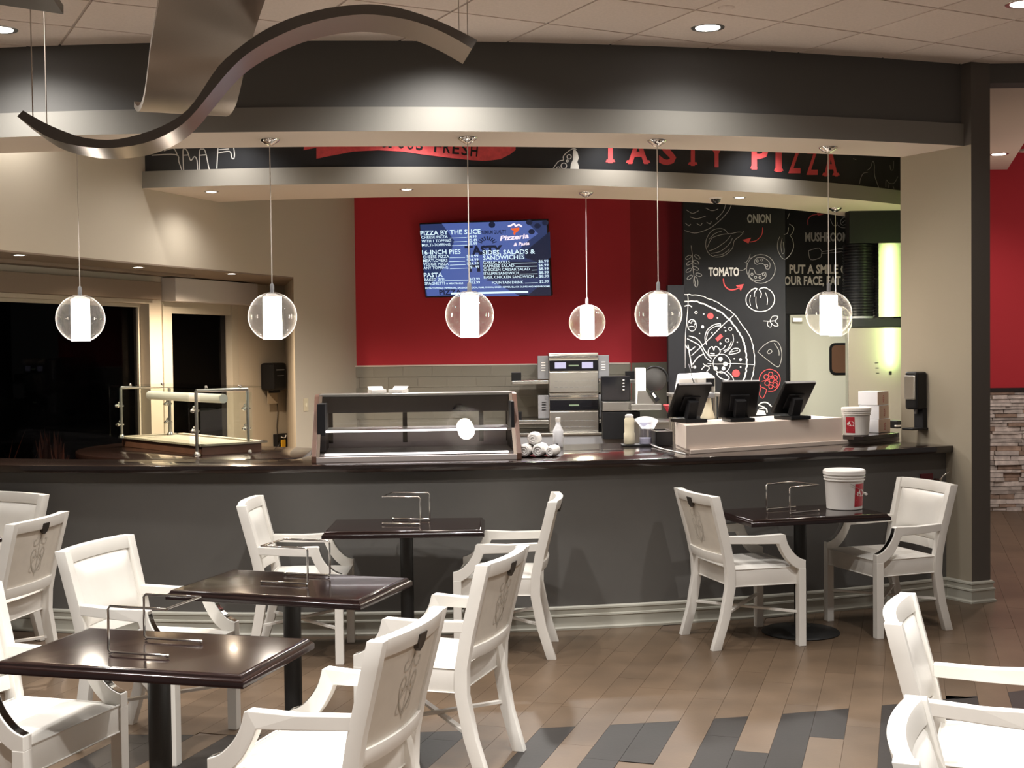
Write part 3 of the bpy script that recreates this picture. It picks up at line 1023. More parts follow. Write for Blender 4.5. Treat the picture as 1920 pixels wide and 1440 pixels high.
pizza += [('w', 1.6, [(390, 640), (370, 560), (400, 470), (470, 415), (545, 400)]), ('w', 1.2, [(385, 580), (410, 490), (480, 435), (550, 425)]), ('w', 1.2, [(545, 400), (550, 430)]),
          ('w', 1.4, [(685, 520), (690, 600), (650, 680), (590, 725)]), ('w', 1.2, [(670, 600), (630, 680), (580, 705)]), ('w', 1.4, [(600, 645), (580, 680), (540, 695)]),
          ('w', 1.6, [(170, 570), (230, 600), (300, 640), (340, 700), (380, 780), (440, 830)]), ('w', 1.6, [(190, 540), (260, 560), (320, 610), (360, 690), (410, 760), (450, 800)]),
          ('c', 225, 420, 50, 66), ('w', 1.6, [(190, 380), (215, 395), (230, 370), (265, 385), (250, 420)]), ('w', 1.5, [(180, 440), (220, 430), (260, 440)]),
          ('w', 1.5, [(405, 720), (420, 680), (455, 660), (470, 700), (485, 660), (520, 670), (545, 710)]), ('w', 1.5, [(405, 720), (430, 760), (520, 750), (545, 710)]), ('w', 2.2, [(430, 735), (480, 740)]),
          ('c', 560, 850, 98, 106), ('w', 1.5, [(640, 745), (680, 690), (740, 680), (765, 710), (720, 735), (640, 748)]), ('w', 1.1, [(670, 720), (740, 700)]),
          ('w', 1.8, [(500, 960), (560, 940), (640, 1000), (620, 1035), (540, 1010), (500, 960)]), ('w', 1.4, [(620, 940), (680, 1000), (705, 1090)]),
          ('w', 1.8, [(150, 640), (200, 700), (260, 660)]), ('w', 1.8, [(230, 860), (290, 780), (360, 740)]), ('w', 2.0, [(140, 205), (190, 195), (225, 215)]), ('w', 2.0, [(180, 640), (200, 760), (225, 900)]),
          ('w', 1.6, [(330, 920), (380, 870), (420, 900), (390, 940)]), ('w', 1.6, [(350, 850), (390, 880), (440, 870)])]
drawing('pizza_drawing', ma, 'chalk', MA, *A8, pizza, 1.2)
drawing('topping_drawing', ma, 'chalk_red', MA2, *A8, [('d', 432, 315, 36), ('d', 720, 960, 44), ('w', 7, [(500, 585), (530, 560), (560, 530)])], 1.0)
drawing('leaf_drawing', ma, 'chalk', MA, *A8, [[(1030, 370), (1100, 375)], [(1100, 375), (1130, 320), (1190, 320), (1170, 360), (1120, 375)], [(1100, 375), (1150, 370), (1195, 420), (1150, 425), (1100, 375)], [(1080, 380), (1075, 420), (1110, 440), (1120, 400)]], 1.0)
drawing('slice_drawing', ma, 'chalk_dim', MA, *A8, [[(965, 720), (1040, 640), (1130, 595), (1200, 620), (1237, 740), (1215, 860), (1182, 886), (1100, 830), (965, 720)], [(1070, 720), (1100, 690), (1125, 715), (1090, 740), (1070, 720)], [(1150, 620), (1200, 700), (1205, 760)]], 1.1)
drawing('broccoli_drawing', ma, 'chalk_red', MA, *A8, [[(980, 1060), (990, 990), (1040, 930), (1110, 915), (1180, 945), (1215, 1010), (1205, 1090), (1150, 1155), (1080, 1160)], [(980, 1060), (1000, 1110), (1060, 1140), (1050, 1190), (1020, 1240), (985, 1200), (1000, 1120)],
        ('c', 1060, 1000, 26), ('c', 1110, 970, 24), ('c', 1160, 1010, 26), ('c', 1120, 1040, 26), ('c', 1070, 1070, 26), ('c', 1160, 1090, 26), ('c', 1110, 1110, 22), [(1010, 1050), (1090, 1030), (1130, 1000), (1190, 1060)]], 1.3)
drawing('mushroom_drawing', ma, 'chalk', MA, *A8, [('w', 2.4, [(970, 1320), (1010, 1290), (1070, 1290), (1120, 1335)]), ('w', 2.4, [(970, 1320), (1010, 1330), (1060, 1360), (1070, 1400)]), ('f', [(965, 1370), (1040, 1380), (1060, 1430), (945, 1430)]), ('w', 1.6, [(980, 1350), (1040, 1360)])], 1.4)
# rear wall: words, spatula, mushroom
B7 = (1450, 360, 6)
mb = MB()
add_text(mb, 'PUT A SMILE ON', MBp, 1480, -512.5, 15.5, w=122, bold=0.035)
add_text(mb, 'YOUR FACE, EAT PIZZA', MBp, 1460, -534, 15.5, w=162, bold=0.035)
mb.build('slogan_lettering', 'chalk', wb)
mb = MB()
add_text(mb, 'MUSHROOM', MBp, 1509.5, -452, 15.5, w=81, bold=0.035)
mb.build('mushroom_lettering', 'chalk_dim', wb)
drawing('spatula_drawing', wb, 'chalk_dim', MBp, *B7, [[(395, 660), (500, 630), (525, 640), (545, 670), (540, 700), (525, 740), (420, 760), (395, 660)], [(545, 672), (650, 655), (780, 632), (830, 640), (825, 660), (700, 680), (545, 692)]], 1.1)
drawing('mushroom_drawing', wb, 'chalk_dim', MBp, *B7, [[(640, 300), (670, 370), (710, 380), (720, 340)], [(720, 370), (770, 400), (840, 395), (890, 340), (890, 280)], ('c', 795, 330, 36, 46, 0.6), [(770, 350), (820, 310)]], 1.0)
drawing('arrow_drawing', wb, 'chalk_red', MBp, *B7, [('w', 1.6, [(390, 370), (390, 310), (430, 265), (500, 250)]), ('f', [(490, 235), (570, 250), (500, 268)])], 1.4)
MB().span((at_y(1473, 600, MBY).x, MBY - 0.02, at_y(1530, 588, MBY).z), (3.75, MBY, at_y(1530, 537, MBY).z)).build('transom_panel', 'black_soft', wb)
# side panel at the left edge of the mural wall
d0, d1 = at_y(1253, 640, MAY - 0.03), at_y(1284, 640, MAY - 0.03)
MB().span((d0.x, MAY - 0.03, 0), (d1.x, MAY + 0.1, at_y(1270, 535, MAY).z)).build('side_panel', 'black_soft', ma)
# swing door in wall B
dz = at_y(1530, 590, MBY).z
dx0, dx1 = at_y(1480, 700, MBY).x, at_y(1480, 700, MBY).x + 1.08
dr = struct(MB().span((dx0, MBY - 0.05, 0.01), (dx1, MBY - 0.002, dz)).build('door_1', 'door_paint', bevel=0.004))
wz0, wz1 = at_y(1570, 701, MBY - 0.05).z, at_y(1570, 645, MBY - 0.05).z
wx0 = at_y(1557, 670, MBY - 0.05).x
def rrect(x0, x1, z0, z1, r, n=5):
    pts = []
    for cx, cz, a0 in ((x1 - r, z0 + r, -PI / 2), (x1 - r, z1 - r, 0), (x0 + r, z1 - r, PI / 2), (x0 + r, z0 + r, PI)):
        for i in range(n + 1):
            a = a0 + PI / 2 * i / n
            pts.append((cx + r * math.cos(a), cz + r * math.sin(a)))
    return pts
def plate_xz(mb, pts, y0, y1):
    mb.prism([(x, z) for x, z in pts], y0, y1)
    for v in mb.bm.verts:
        pass
    return mb
def xz_plate(name, m, pts, y0, y1, parent=None, bevel=0.0):
    """polygon in x, z extruded along y"""
    mb = MB()
    a = [mb.bm.verts.new((x, y0, z)) for x, z in pts]
    b = [mb.bm.verts.new((x, y1, z)) for x, z in pts]
    n = len(pts)
    for i in range(n):
        j = (i + 1) % n
        mb.face((a[i], a[j], b[j], b[i]))
    mb.face(a)
    mb.face(b[::-1])
    return mb.build(name, m, parent, bevel=bevel)
xz_plate('window_gasket', 'black_plastic', rrect(wx0 - 0.012, wx0 + 0.37, wz0 - 0.012, wz1 + 0.012, 0.06), MBY - 0.058, MBY - 0.049, dr)
xz_plate('window_pane', 'door_window_brown', rrect(wx0 + 0.012, wx0 + 0.346, wz0 + 0.012, wz1 - 0.012, 0.045), MBY - 0.063, MBY - 0.057, dr)
MB().span((dx0 + 0.02, MBY - 0.085, dz - 0.075), (dx0 + 0.12, MBY - 0.05, dz - 0.03)).build('hinge_bracket', 'satin_steel', dr, bevel=0.004)

# hall behind the column
struct(MB().span((3.185, 8.67, 3.505), (7.0, 8.85, CEIL + 0.02)).build('wall_hall_header', 'header_dark'))
struct(MB().prism([(3.15, 8.85), (3.81, 8.85), (5.15, 13.3), (4.5, 13.3), (3.0, 9.3)], 3.546, 3.62).build('ceiling_hall', 'soffit_white'))
struct(MB().span((4.3, 13.3, 1.25), (8.0, 13.45, 4.6)).build('wall_hall', 'red_paint'))
MB().span((4.3, 13.275, 1.245), (8.0, 13.33, 1.285)).build('chair_rail', 'wood_dark', bpy.data.objects['wall_hall'])
struct(MB().prism([(3.8, 8.9), (8, 8.9), (8, 13.6), (5.2, 13.6)], 4.6, 4.7).build('ceiling_hall_high', 'soffit_white'))
sw = struct(MB().span((4.3, 13.325, 0), (8.0, 13.45, 1.25)).build('wall_hall_stone', 'stone_mortar'))
rnd = random.Random(5)
z = 0.0
while z < 1.235:
    h = rnd.choice((0.028, 0.034, 0.042, 0.05))
    h = min(h, 1.245 - z)
    x = 4.62 - rnd.random() * 0.2
    while x < 5.75:
        l = rnd.uniform(0.09, 0.34)
        d = rnd.uniform(0.0, 0.035)
        mb = MB()
        e = 0.0025
        x0, x1, z0, z1, y0 = x + e, x + l - e, z + e, z + h - e, 13.31 - d
        j = lambda s: rnd.uniform(-s, s)
        mb.box8([(x0, y0 + j(.006), z0 + j(.002)), (x1, y0 + j(.006), z0 + j(.002)), (x1, 13.335, z0), (x0, 13.335, z0),
                 (x0 + j(.006), y0 + j(.006), z1 + j(.002)), (x1 + j(.006), y0 + j(.006), z1 + j(.002)), (x1, 13.335, z1), (x0, 13.335, z1)])
        mb.build('stone', 'stone_warm' if rnd.random() < 0.2 else 'stone', sw)
        x += l
    z += h
# ------------------------------------------------------------------ white armchairs
def xl(z):   # half distance of the rear stiles at height z
    return 0.222 + 0.030 * min(max(z / 0.893, 0), 1)
def ystile(z):
    pts = [(0, -0.525), (0.18, -0.470), (0.36, -0.437), (0.47, -0.440), (0.60, -0.465), (0.893, -0.540)]
    for (z0, y0), (z1, y1) in zip(pts, pts[1:]):
        if z <= z1:
            return y0 + (y1 - y0) * (z - z0) / (z1 - z0)
    return pts[-1][1]
def bow(x, amp=0.030):      # plan curve of the back
    return -amp * (1 - min(1, (x / 0.25)) ** 2)
def make_chair(label, loc, rz, group):
    t = thing('armchair', label, 'chair', loc, rz, group)
    for s in (-1, 1):
        # front leg, its top cut to meet the arm
        mb = MB()
        mb.box((s * 0.268, 0.0, 0.2275), (0.046, 0.046, 0.455))
        mb.build('leg', 'chair_paint', t, bevel=0.003)
        # rear leg and stile in one piece
        mb = MB()
        zs = [0.0, 0.09, 0.18, 0.27, 0.36, 0.41, 0.47, 0.54, 0.60, 0.70, 0.80, 0.895]
        rows = []
        for z in zs:
            x, y, w, d = s * xl(z), ystile(z), 0.021, 0.027
            rows.append([mb.bm.verts.new((x + a * w, y + b * d, z)) for a, b in ((-1, -1), (1, -1), (1, 1), (-1, 1))])
        for a, b in zip(rows, rows[1:]):
            for k in range(4):
                mb.face((a[k], a[(k + 1) % 4], b[(k + 1) % 4], b[k]))
        mb.face(rows[0][::-1])
        mb.face(rows[-1])
        mb.build('leg', 'chair_paint', t, bevel=0.003, smooth=25)
        # arm: rail, drooping curve down to the leg
        outer = smooth_path([(0.023, 0.503), (-0.020, 0.520), (-0.060, 0.556), (-0.092, 0.605), (-0.108, 0.658)], 5)
        inner = smooth_path([(-0.150, 0.607), (-0.132, 0.566), (-0.100, 0.515), (-0.062, 0.476), (-0.023, 0.452)], 5)
        prof = [(0.023, 0.452)] + [(p.x, p.y) for p in outer] + [(-0.118, 0.662), (-0.28, 0.656), (-0.452, 0.662), (-0.452, 0.618), (-0.28, 0.610)] + [(p.x, p.y) for p in inner]
        mb = MB()
        mb.extrude_yz(prof, s * 0.268 - 0.022, s * 0.268 + 0.022)
        for v in mb.bm.verts:      # the arm runs in towards the narrower back
            if v.co.y < -0.15:
                v.co.x -= s * 0.026 * min(1, (-0.15 - v.co.y) / 0.30)
        arm = mb.build('arm', 'chair_paint', t, bevel=0.003)
        mb = MB()
        op = [(p.x + 0.002, p.y + 0.002) for p in outer[1:-1]]
        mb.grid(lambda u, v: Vector((s * 0.268 + (v - 0.5) * 0.030, op[min(int(u * (len(op) - 1) + 0.5), len(op) - 1)][0], op[min(int(u * (len(op) - 1) + 0.5), len(op) - 1)][1])), len(op) - 1, 1)
        mb.build('mirror_inlay', 'mirror', arm)
    # curved top rail and lower rail
    def rail(z0, z1, d0, d1, xm, name):
        mb = MB()
        mb.slab(lambda u, v: Vector(((2 * u - 1) * xm, ystile(z0 + (z1 - z0) * v) + bow((2 * u - 1) * xm) + d0, z0 + (z1 - z0) * v)),
                lambda u, v: Vector(((2 * u - 1) * xm, ystile(z0 + (z1 - z0) * v) + bow((2 * u - 1) * xm) + d1, z0 + (z1 - z0) * v)), 14, 1)
        return mb.build(name, 'chair_paint', t, bevel=0.003, smooth=30)
    rail(0.838, 0.897, -0.022, 0.020, 0.240, 'top_rail')
    rail(0.498, 0.552, -0.022, 0.012, 0.225, 'lower_rail')
    # recessed rear panel with its ornament
    mb = MB()
    mb.slab(lambda u, v: Vector(((2 * u - 1) * xl(0.55 + 0.29 * v) * 0.93, ystile(0.55 + 0.29 * v) + bow((2 * u - 1) * 0.22) - 0.010, 0.55 + 0.29 * v)),
            lambda u, v: Vector(((2 * u - 1) * xl(0.55 + 0.29 * v) * 0.93, ystile(0.55 + 0.29 * v) + bow((2 * u - 1) * 0.22) - 0.002, 0.55 + 0.29 * v)), 10, 4)
    bp_ = mb.build('back_panel', 'chair_back', t, smooth=30)
    place = lambda a, b: Vector((a, ystile(b) + bow(a) - 0.0125, b))
    mb = MB()
    for k in (-1, 1):
        mb.ribbon(smooth_path([(0, .60), (k * .035, .635), (k * .062, .70), (k * .045, .735), (k * .022, .715), (k * .03, .69), (k * .05, .70)], 4), 0.0045, place)
        mb.ribbon(smooth_path([(0, .80), (k * .02, .76), (k * .055, .755), (k * .06, .78), (k * .04, .785)], 4), 0.0040, place)
        mb.ribbon(smooth_path([(k * .012, .60), (-k * .045, .655), (-k * .02, .70), (k * .04, .665), (k * .055, .62), (k * .03, .61)], 4), 0.0035, place)
    mb.ribbon(smooth_path([(0, .585), (.004, .66), (-.003, .74), (0, .815)], 4), 0.0035, place)
    mb.build('ornament', 'ornament', bp_)
    # shield-shaped hand hold in the top rail
    sh = [(-.030, .868), (.030, .868), (.030, .840), (.022, .822), (0, .808), (-.022, .822), (-.030, .840)]
    mb = MB()
    a = [mb.bm.verts.new((x, ystile(z) + bow(x) - 0.026, z)) for x, z in sh]
    b = [mb.bm.verts.new((x, ystile(z) + bow(x) - 0.006, z)) for x, z in sh]
    for i in range(len(sh)):
        j = (i + 1) % len(sh)
        mb.face((a[i], a[j], b[j], b[i]))
    mb.face(a)
    mb.face(b[::-1])
    mb.build('hand_hold', 'badge', t)
    # upholstered back pad
    def pad(u, v):
        z = 0.553 + 0.290 * v
        x = (2 * u - 1) * (xl(z) - 0.020)
        e = min(1.0, 4.5 * min(u, 1 - u, v * 0.8, (1 - v) * 0.8))
        return Vector((x, ystile(z) + bow(x) + 0.006 + 0.036 * math.sin(e * PI / 2) ** 0.8, z))
    mb = MB()
    mb.slab(lambda u, v: Vector((pad(u, v).x, ystile(pad(u, v).z) + bow(pad(u, v).x), pad(u, v).z)), pad, 18, 16)
    mb.build('back_cushion', 'vinyl', t, smooth=40)
    # seat box with crowned top
    def hx(y):
        return 0.244 + (0.262 - 0.244) * (y + 0.425) / 0.45
    mb = MB()
    def top_s(u, v):
        y = -0.425 + 0.440 * v
        x = (2 * u - 1) * (hx(y) - (0.0 if 0 < u < 1 else 0.0))
        e = min(1, 5 * min(u, 1 - u)) * min(1, 5 * min(v, 1 - v))
        return Vector((x, y, 0.462 + 0.020 * math.sin(e * PI / 2)))
    mb.slab(lambda u, v: Vector((top_s(u, v).x * 0.985, top_s(u, v).y, 0.362)), top_s, 14, 14)
    seat = mb.build('seat', 'vinyl', t, bevel=0.004, smooth=40)
    mb = MB()
    for z in (0.4635, 0.366):
        loop = [(-hx(-.425), -.427), (-hx(.015), .017), (hx(.015), .017), (hx(-.425), -.427), (-hx(-.425), -.427)]
        P = []
        for (xa, ya), (xb, yb) in zip(loop, loop[1:]):
            P += [(xa + (xb - xa) * k / 5, ya + (yb - ya) * k / 5, z) for k in range(5)]
        P.append(P[0])
        mb.tube(P, 0.0035, 6)
    mb.build('piping', 'vinyl', seat, smooth=60)
    # crossed stretchers
    for s in (-1, 1):
        mb = MB()
        p0, p1 = Vector((s * 0.262, -0.01, 0.205)), Vector((-s * 0.228, -0.455, 0.205))
        d = p1 - p0
        zz = 0.0 if s > 0 else 0.012
        mb.box((p0 + p1) / 2 + Vector((0, 0, zz - 0.006)), (0.024, d.length, 0.012 if s > 0 else 0.012), math.atan2(-d.x, d.y))
        mb.build('stretcher', 'chair_paint', t)
    return t
CG = 'white upholstered armchairs around the dark tables'
deg = math.radians
CHAIRS = [
    (1.601, 7.708, 286.1, 'white armchair seen from behind, drawn up to the left of the table with the bucket'),
    (2.088, 7.858, 108.6, 'white armchair with padded back facing us, between the bucket table and the column'),
    (-0.302, 7.445, 86.2, 'white armchair seen side-on, at the right end of the table nearest the bar wall'),
    (-0.554, 5.514, 71.3, 'white armchair seen from behind on the right side of the middle dark table'),
    (-0.847, 4.194, 72.3, 'large white armchair in the foreground, back towards us, right of the nearest table'),
    (-0.985, 7.404, 270.5, 'white armchair facing right at the left end of the table nearest the bar wall'),
    (-1.387, 5.673, 254.3, 'white armchair with padded back towards us, at the left end of the middle table'),
    (-3.038, 6.823, 80.2, 'white armchair seen from behind with scroll ornament, at the left edge of the picture'),
    (-3.350, 7.460, 152.0, 'white armchair cut by the left edge, its padded back standing against the bar wall'),
    (-1.551, 4.449, 252.1, 'white armchair at bottom left, only its seat and arms in view under the nearest table'),
    (1.769, 3.981, 248.0, 'white armchair facing right at the right edge, the farther of the two there'),
    (1.403, 2.693, 250.2, 'white armchair in the bottom right corner, nearest to us'),
]
x, y, a, lab = CHAIRS[0]
chair0 = make_chair(lab, (x, y, 0), deg(a), CG)
for x, y, a, lab in CHAIRS[1:]:
    dup(chair0, lab, (x, y, 0), deg(a), CG)

# ------------------------------------------------------------------ dark dining tables
TW, TD, TH_ = 0.912, 0.555, 0.742
def make_table(label, loc, rz, group):
    t = thing('dining_table', label, 'table', loc, rz, group)
    mb = MB()
    # ogee edge: stacked outlines
    prof = [(0.012, 0.700), (0.0, 0.703), (0.0, 0.720), (0.004, 0.726), (0.012, 0.730), (0.014, 0.737), (0.020, 0.7415), (0.030, TH_)]
    rings = []
    for ins, z in prof:
        rings.append([mb.bm.verts.new((sx * (TW / 2 - ins), sy * (TD / 2 - ins), z)) for sx, sy in ((-1, -1), (1, -1), (1, 1), (-1, 1))])
    for a, b in zip(rings, rings[1:]):
        for k in range(4):
            mb.face((a[k], a[(k + 1) % 4], b[(k + 1) % 4], b[k]))
    mb.face(rings[0][::-1])
    mb.face(rings[-1])
    mb.build('tabletop', 'tabletop', t, smooth=35)
    MB().lathe([(0.0385, 0.012), (0.0385, 0.690)], seg=24).build('column', 'black_iron', t, smooth=40)
    MB().lathe([(0.11, 0.690), (0.11, 0.700)], seg=24).build('mounting_plate', 'black_iron', t, smooth=40)
    MB().lathe([(0.232, 0.0), (0.235, 0.006), (0.225, 0.014), (0.12, 0.026), (0.055, 0.04), (0.045, 0.055), (0.0385, 0.056)], seg=40).build('base', 'black_iron', t, smooth=40)
    return t
TG = 'dark wooden pedestal tables of the dining area'
TABLES = [(-1.2237, 4.365, -0.2565, 'dark glossy pedestal table nearest to us at lower left'),
          (-0.974, 5.572, -0.311, 'dark glossy pedestal table in the middle of the left row'),
          (-0.624, 7.420, 0.0115, 'dark glossy pedestal table farthest back, close to the bar wall'),
          (1.750, 7.790, 0.260, 'dark pedestal table with a white bucket standing on it'),
          (-3.390, 7.020, -0.25, 'dark pedestal table almost hidden at the left edge, only one corner showing')]
x, y, a, lab = TABLES[0]
table0 = make_table(lab, (x, y, 0), a, TG)
for x, y, a, lab in TABLES[1:]:
    dup(table0, lab, (x, y, 0), a, TG)

# chrome wire menu holders
def make_holder(label, loc, rz, flip, group):
    t = thing('menu_holder', label, 'menu holder', loc, rz, group)
    L, S, H, r = 0.225, 0.215, 0.165, 0.0046
    for s in (-1, 1):
        pts = [(flip * L / 2, s * S / 2, 0.010), (-flip * L / 2 + flip * 0.008, s * S / 2, 0.010), (-flip * L / 2, s * S / 2, 0.018), (-flip * L / 2, s * S / 2, H - 0.010),
               (-flip * (L / 2 - 0.008), s * S / 2, H), (flip * L / 2, s * S / 2, H)]
        MB().tube(pts, r, 8).build('wire', 'chrome', t, smooth=50)
        mb = MB()
        mb.sphere((flip * L / 2, s * S / 2, 0.009), 0.007, 10, 8)
        mb.sphere((-flip * (L / 2 - 0.006), s * S / 2, 0.007), 0.006, 10, 8)
        mb.build('foot', 'chrome', t, smooth=60)
    MB().tube([(flip * L / 2, -S / 2, H), (flip * L / 2, S / 2, H)], r, 8).build('cross_bar', 'chrome', t, smooth=50)
    return t
HG = 'chrome wire menu holders on the tables'
def holder_at(A0, A1, B0, B1, label):
    q = [at_z(*p, TH_ + 0.006) for p in (A0, A1, B0, B1)]
    c = sum(q, Vector()) / 4
    d = ((q[1] - q[0]) + (q[3] - q[2])).normalized()
    return make_holder(label, (c.x, c.y, TH_), math.atan2(d.y, d.x), 1, HG)
holder_at((206, 1224), (317, 1232), (268, 1198), (375, 1204), 'chrome wire menu holder on the table nearest to us')
holder_at((574, 1095), (492, 1093), (618, 1081), (537, 1075), 'chrome wire menu holder on the middle table of the left row')
holder_at((794, 984), (723, 983), (801, 974), (731.6, 973), 'chrome wire menu holder on the table close to the bar wall')
holder_at((1475.6, 964), (1534, 958), (1438, 955.6), (1496, 951), 'chrome wire menu holder beside the white bucket')

# ------------------------------------------------------------------ buckets
def make_bucket(label, loc, rz, scale=1.0, handle=True):
    t = thing('bucket', label, 'bucket', loc, rz, 'white pails with red labels')
    k = scale
    MB().lathe([(0.104 * k, 0.0), (0.108 * k, 0.004), (0.117 * k, 0.175 * k), (0.118 * k, 0.178 * k), (0.125 * k, 0.180 * k), (0.125 * k, 0.186 * k), (0.119 * k, 0.188 * k),
                (0.119 * k, 0.196 * k), (0.127 * k, 0.198 * k), (0.127 * k, 0.204 * k), (0.120 * k, 0.206 * k), (0.120 * k, 0.212 * k)], seg=40).build('body', 'white_plastic', t, smooth=35)
    MB().lathe([(0.126 * k, 0.212 * k), (0.129 * k, 0.216 * k), (0.129 * k, 0.236 * k), (0.124 * k, 0.243 * k), (0.112 * k, 0.240 * k), (0.0, 0.240 * k)], seg=40, cap=False).build('lid', 'white_plastic', t, smooth=35)
    R = lambda z: (0.108 + 0.009 * z / 0.175) * k + 0.0012
    def lab(a, z):    # a = arc length from the label middle, z height
        r = R(z)
        th = a / r
        return Vector((r * math.sin(th), -r * math.cos(th), z * k))
    mb = MB()
    mb.grid(lambda u, v: lab((u - 0.5) * 0.088 * k, 0.022 + 0.140 * v), 10, 2)
    l = mb.build('label', 'label_red', t, smooth=60)
    lab2 = lambda a, z: lab(a, z) * 1.004 + Vector((0, 0, -0.004 * z * k))
    mb = MB()
    mb.flat([lab2(*p) for p in circ_pts(0.010 * k, 0.105, 0.028 * k, 20, 0.022)])
    mb.ribbon([(-0.018 * k, 0.090), (-0.028 * k, 0.098), (-0.020 * k, 0.112)], 0.006, lab2)
    mb.ribbon([(0.030 * k, 0.090), (0.036 * k, 0.082)], 0.006, lab2)
    mb.ribbon([(-0.034 * k, 0.062), (0.034 * k, 0.062)], 0.0035, lab2)
    mb.ribbon([(-0.030 * k, 0.050), (0.032 * k, 0.050)], 0.0018, lab2)
    mb.ribbon([(-0.030 * k, 0.042), (0.030 * k, 0.042)], 0.0018, lab2)
    mb.build('label_print', 'white_plastic', l)
    if handle:
        mb = MB()
        pts = [(0.128 * k * math.cos(a), -0.128 * k * math.sin(a), 0.165 * k - 0.075 * math.sin(a) * k) for a in [PI * i / 16 for i in range(17)]]
        c, s = math.cos(0.9), math.sin(0.9)
        pts = [(x * c - y * s, x * s + y * c, z) for x, y, z in pts]
        mb.tube(pts, 0.0017, 6)
        h = mb.build('handle', 'satin_steel', t, smooth=60)
        m = 8
        p, q = Vector(pts[m - 1]), Vector(pts[m + 1])
        MB().tube([p - (q - p) * 0.35, q + (q - p) * 0.35], 0.008, 10).build('grip', 'white_plastic', h, smooth=50)
    return t
b = at_z(1591, 957, TH_)
make_bucket('white lidded plastic bucket with red label and wire handle on a dark table', (b.x, b.y + 0.10, TH_), 0.72)

# ------------------------------------------------------------------ hanging S-shaped metal ribbons
E1 = Vector((-0.169, 0.985, 0)).normalized()
def ribbon_from_px(name, upper, lower, Y0, width, label, mats=('bronze_edge', 'bronze_steel')):
    base = at_y(sum(p[0] for p in upper) / len(upper), 200, Y0)
    P0 = Vector((base.x, Y0, 0))
    up = [on_plane(x, y, P0, E1) for x, y in upper]
    lo = [on_plane(x, y, P0, E1) for x, y in lower]
    n = 48
    def resample(P):
        Q = smooth_path(P, 6)
        d = [0]
        for a, b in zip(Q, Q[1:]):
            d.append(d[-1] + (b - a).length)
        out = []
        for i in range(n + 1):
            s = d[-1] * i / n
            k = max(j for j in range(len(d)) if d[j] <= s + 1e-9)
            k = min(k, len(Q) - 2)
            f = (s - d[k]) / max(d[k + 1] - d[k], 1e-9)
            out.append(Q[k].lerp(Q[k + 1], f))
        return out
    U_, L_ = resample(up), resample(lo)
    o0 = sum(L_, Vector()) / len(L_)
    t = thing(name, label, 'hanging sculpture', o0)
    mb = MB()
    def strip(A, B):
        va, vb = [mb.bm.verts.new(p - o0) for p in A], [mb.bm.verts.new(p - o0) for p in B]
        for i in range(n):
            mb.face((va[i], va[i + 1], vb[i + 1], vb[i]))
    Ub, Lb = [p + E1 * width for p in U_], [p + E1 * width for p in L_]
    mb.mi = 0
    strip(U_, L_)
    strip(Lb, Ub)
    mb.face([mb.bm.verts.new(p - o0) for p in (U_[0], L_[0], Lb[0], Ub[0])])
    mb.face([mb.bm.verts.new(p - o0) for p in (U_[-1], Ub[-1], Lb[-1], L_[-1])])
    mb.mi = 1
    strip(L_, Lb)
    strip(Ub, U_)
    bmesh.ops.remove_doubles(mb.bm, verts=mb.bm.verts[:], dist=1e-5)
    mb.build('metal_band', list(mats), t, smooth=25)
    return t, o0, U_, Ub
upp = [(43, 207), (83, 230), (117, 245), (150, 256.5), (183, 261.5), (217, 261.5), (250, 255), (283, 245), (317, 230), (347, 210), (370, 183), (390, 152), (413, 120), (447, 90), (493, 58), (547, 33), (600, 18), (640, 11.5), (693, 8), (740, 13), (790, 27), (840, 47), (895, 75)]
low = [(32, 218), (80, 252), (117, 267), (150, 274), (183, 278), (217, 277), (260, 271), (300, 258), (337, 237), (363, 213), (387, 184), (417, 147), (447, 115), (480, 90), (533, 62), (587, 42), (640, 30.5), (690, 27), (740, 32), (790, 44), (840, 65), (885, 91)]
wave, wo, wu, wub = ribbon_from_px('wave_sculpture', upp, low, 5.5, 0.31, 'brushed metal S-shaped wave ribbon hanging on cables across the upper left')
def cable_up(parent, o0, p, name='cable'):
    a = p - o0
    return MB().tube([a, Vector((a.x, a.y, CEIL - 0.002 - o0.z))], 0.0025, 6).build(name, 'cable', parent, smooth=60)
def near_x(P, px):
    best = None
    for p in P:
        d = p - EYE
        # project
        f = _f0
        zc = d.dot(f)
        x = 960 + CF * d.dot(_r) / zc
        if best is None or abs(x - px) < best[0]:
            best = (abs(x - px), p)
    return best[1]
for px in (62, 862):
    cable_up(wave, wo, near_x(wu, px))
for px in (84, 872):
    cable_up(wave, wo, near_x(wub, px))
# second ribbon, seen end-on: it runs towards us and upwards, passing above the first
prof = [(6.60, 3.002), (6.45, 2.952), (6.28, 2.931), (6.11, 2.952), (5.95, 3.028), (5.82, 3.108), (5.62, 3.182), (5.36, 3.256), (5.03, 3.315), (4.66, 3.35)]
FD = Vector((-0.365, 0.931, 0))
WD_ = Vector((0.931, 0.365, 0))
far = Vector(((342 - 960) / CF * 6.60, 6.60, 0))
so = Vector((far.x, far.y, 2.931))
t = thing('wave_sculpture', 'broad curved metal sheet seen end-on hanging behind the S-shaped ribbon', 'hanging sculpture', so)
Q = smooth_path([((y - 6.60) / FD.y, z) for y, z in prof], 6)
mb = MB()
TK, SW = 0.028, 0.428
rows = []
for i, p in enumerate(Q):
    a, b_ = Q[max(i - 1, 0)], Q[min(i + 1, len(Q) - 1)]
    d = (b_ - a).normalized()
    nr = Vector((d.y, -d.x))
    if nr.y < 0:
        nr = -nr
    o = p + nr * TK
    P3 = lambda v, w: FD * v.x + WD_ * w + Vector((0, 0, v.y - so.z))
    rows.append([mb.bm.verts.new(v) for v in (P3(p, -SW / 2), P3(p, SW / 2), P3(o, SW / 2), P3(o, -SW / 2))])
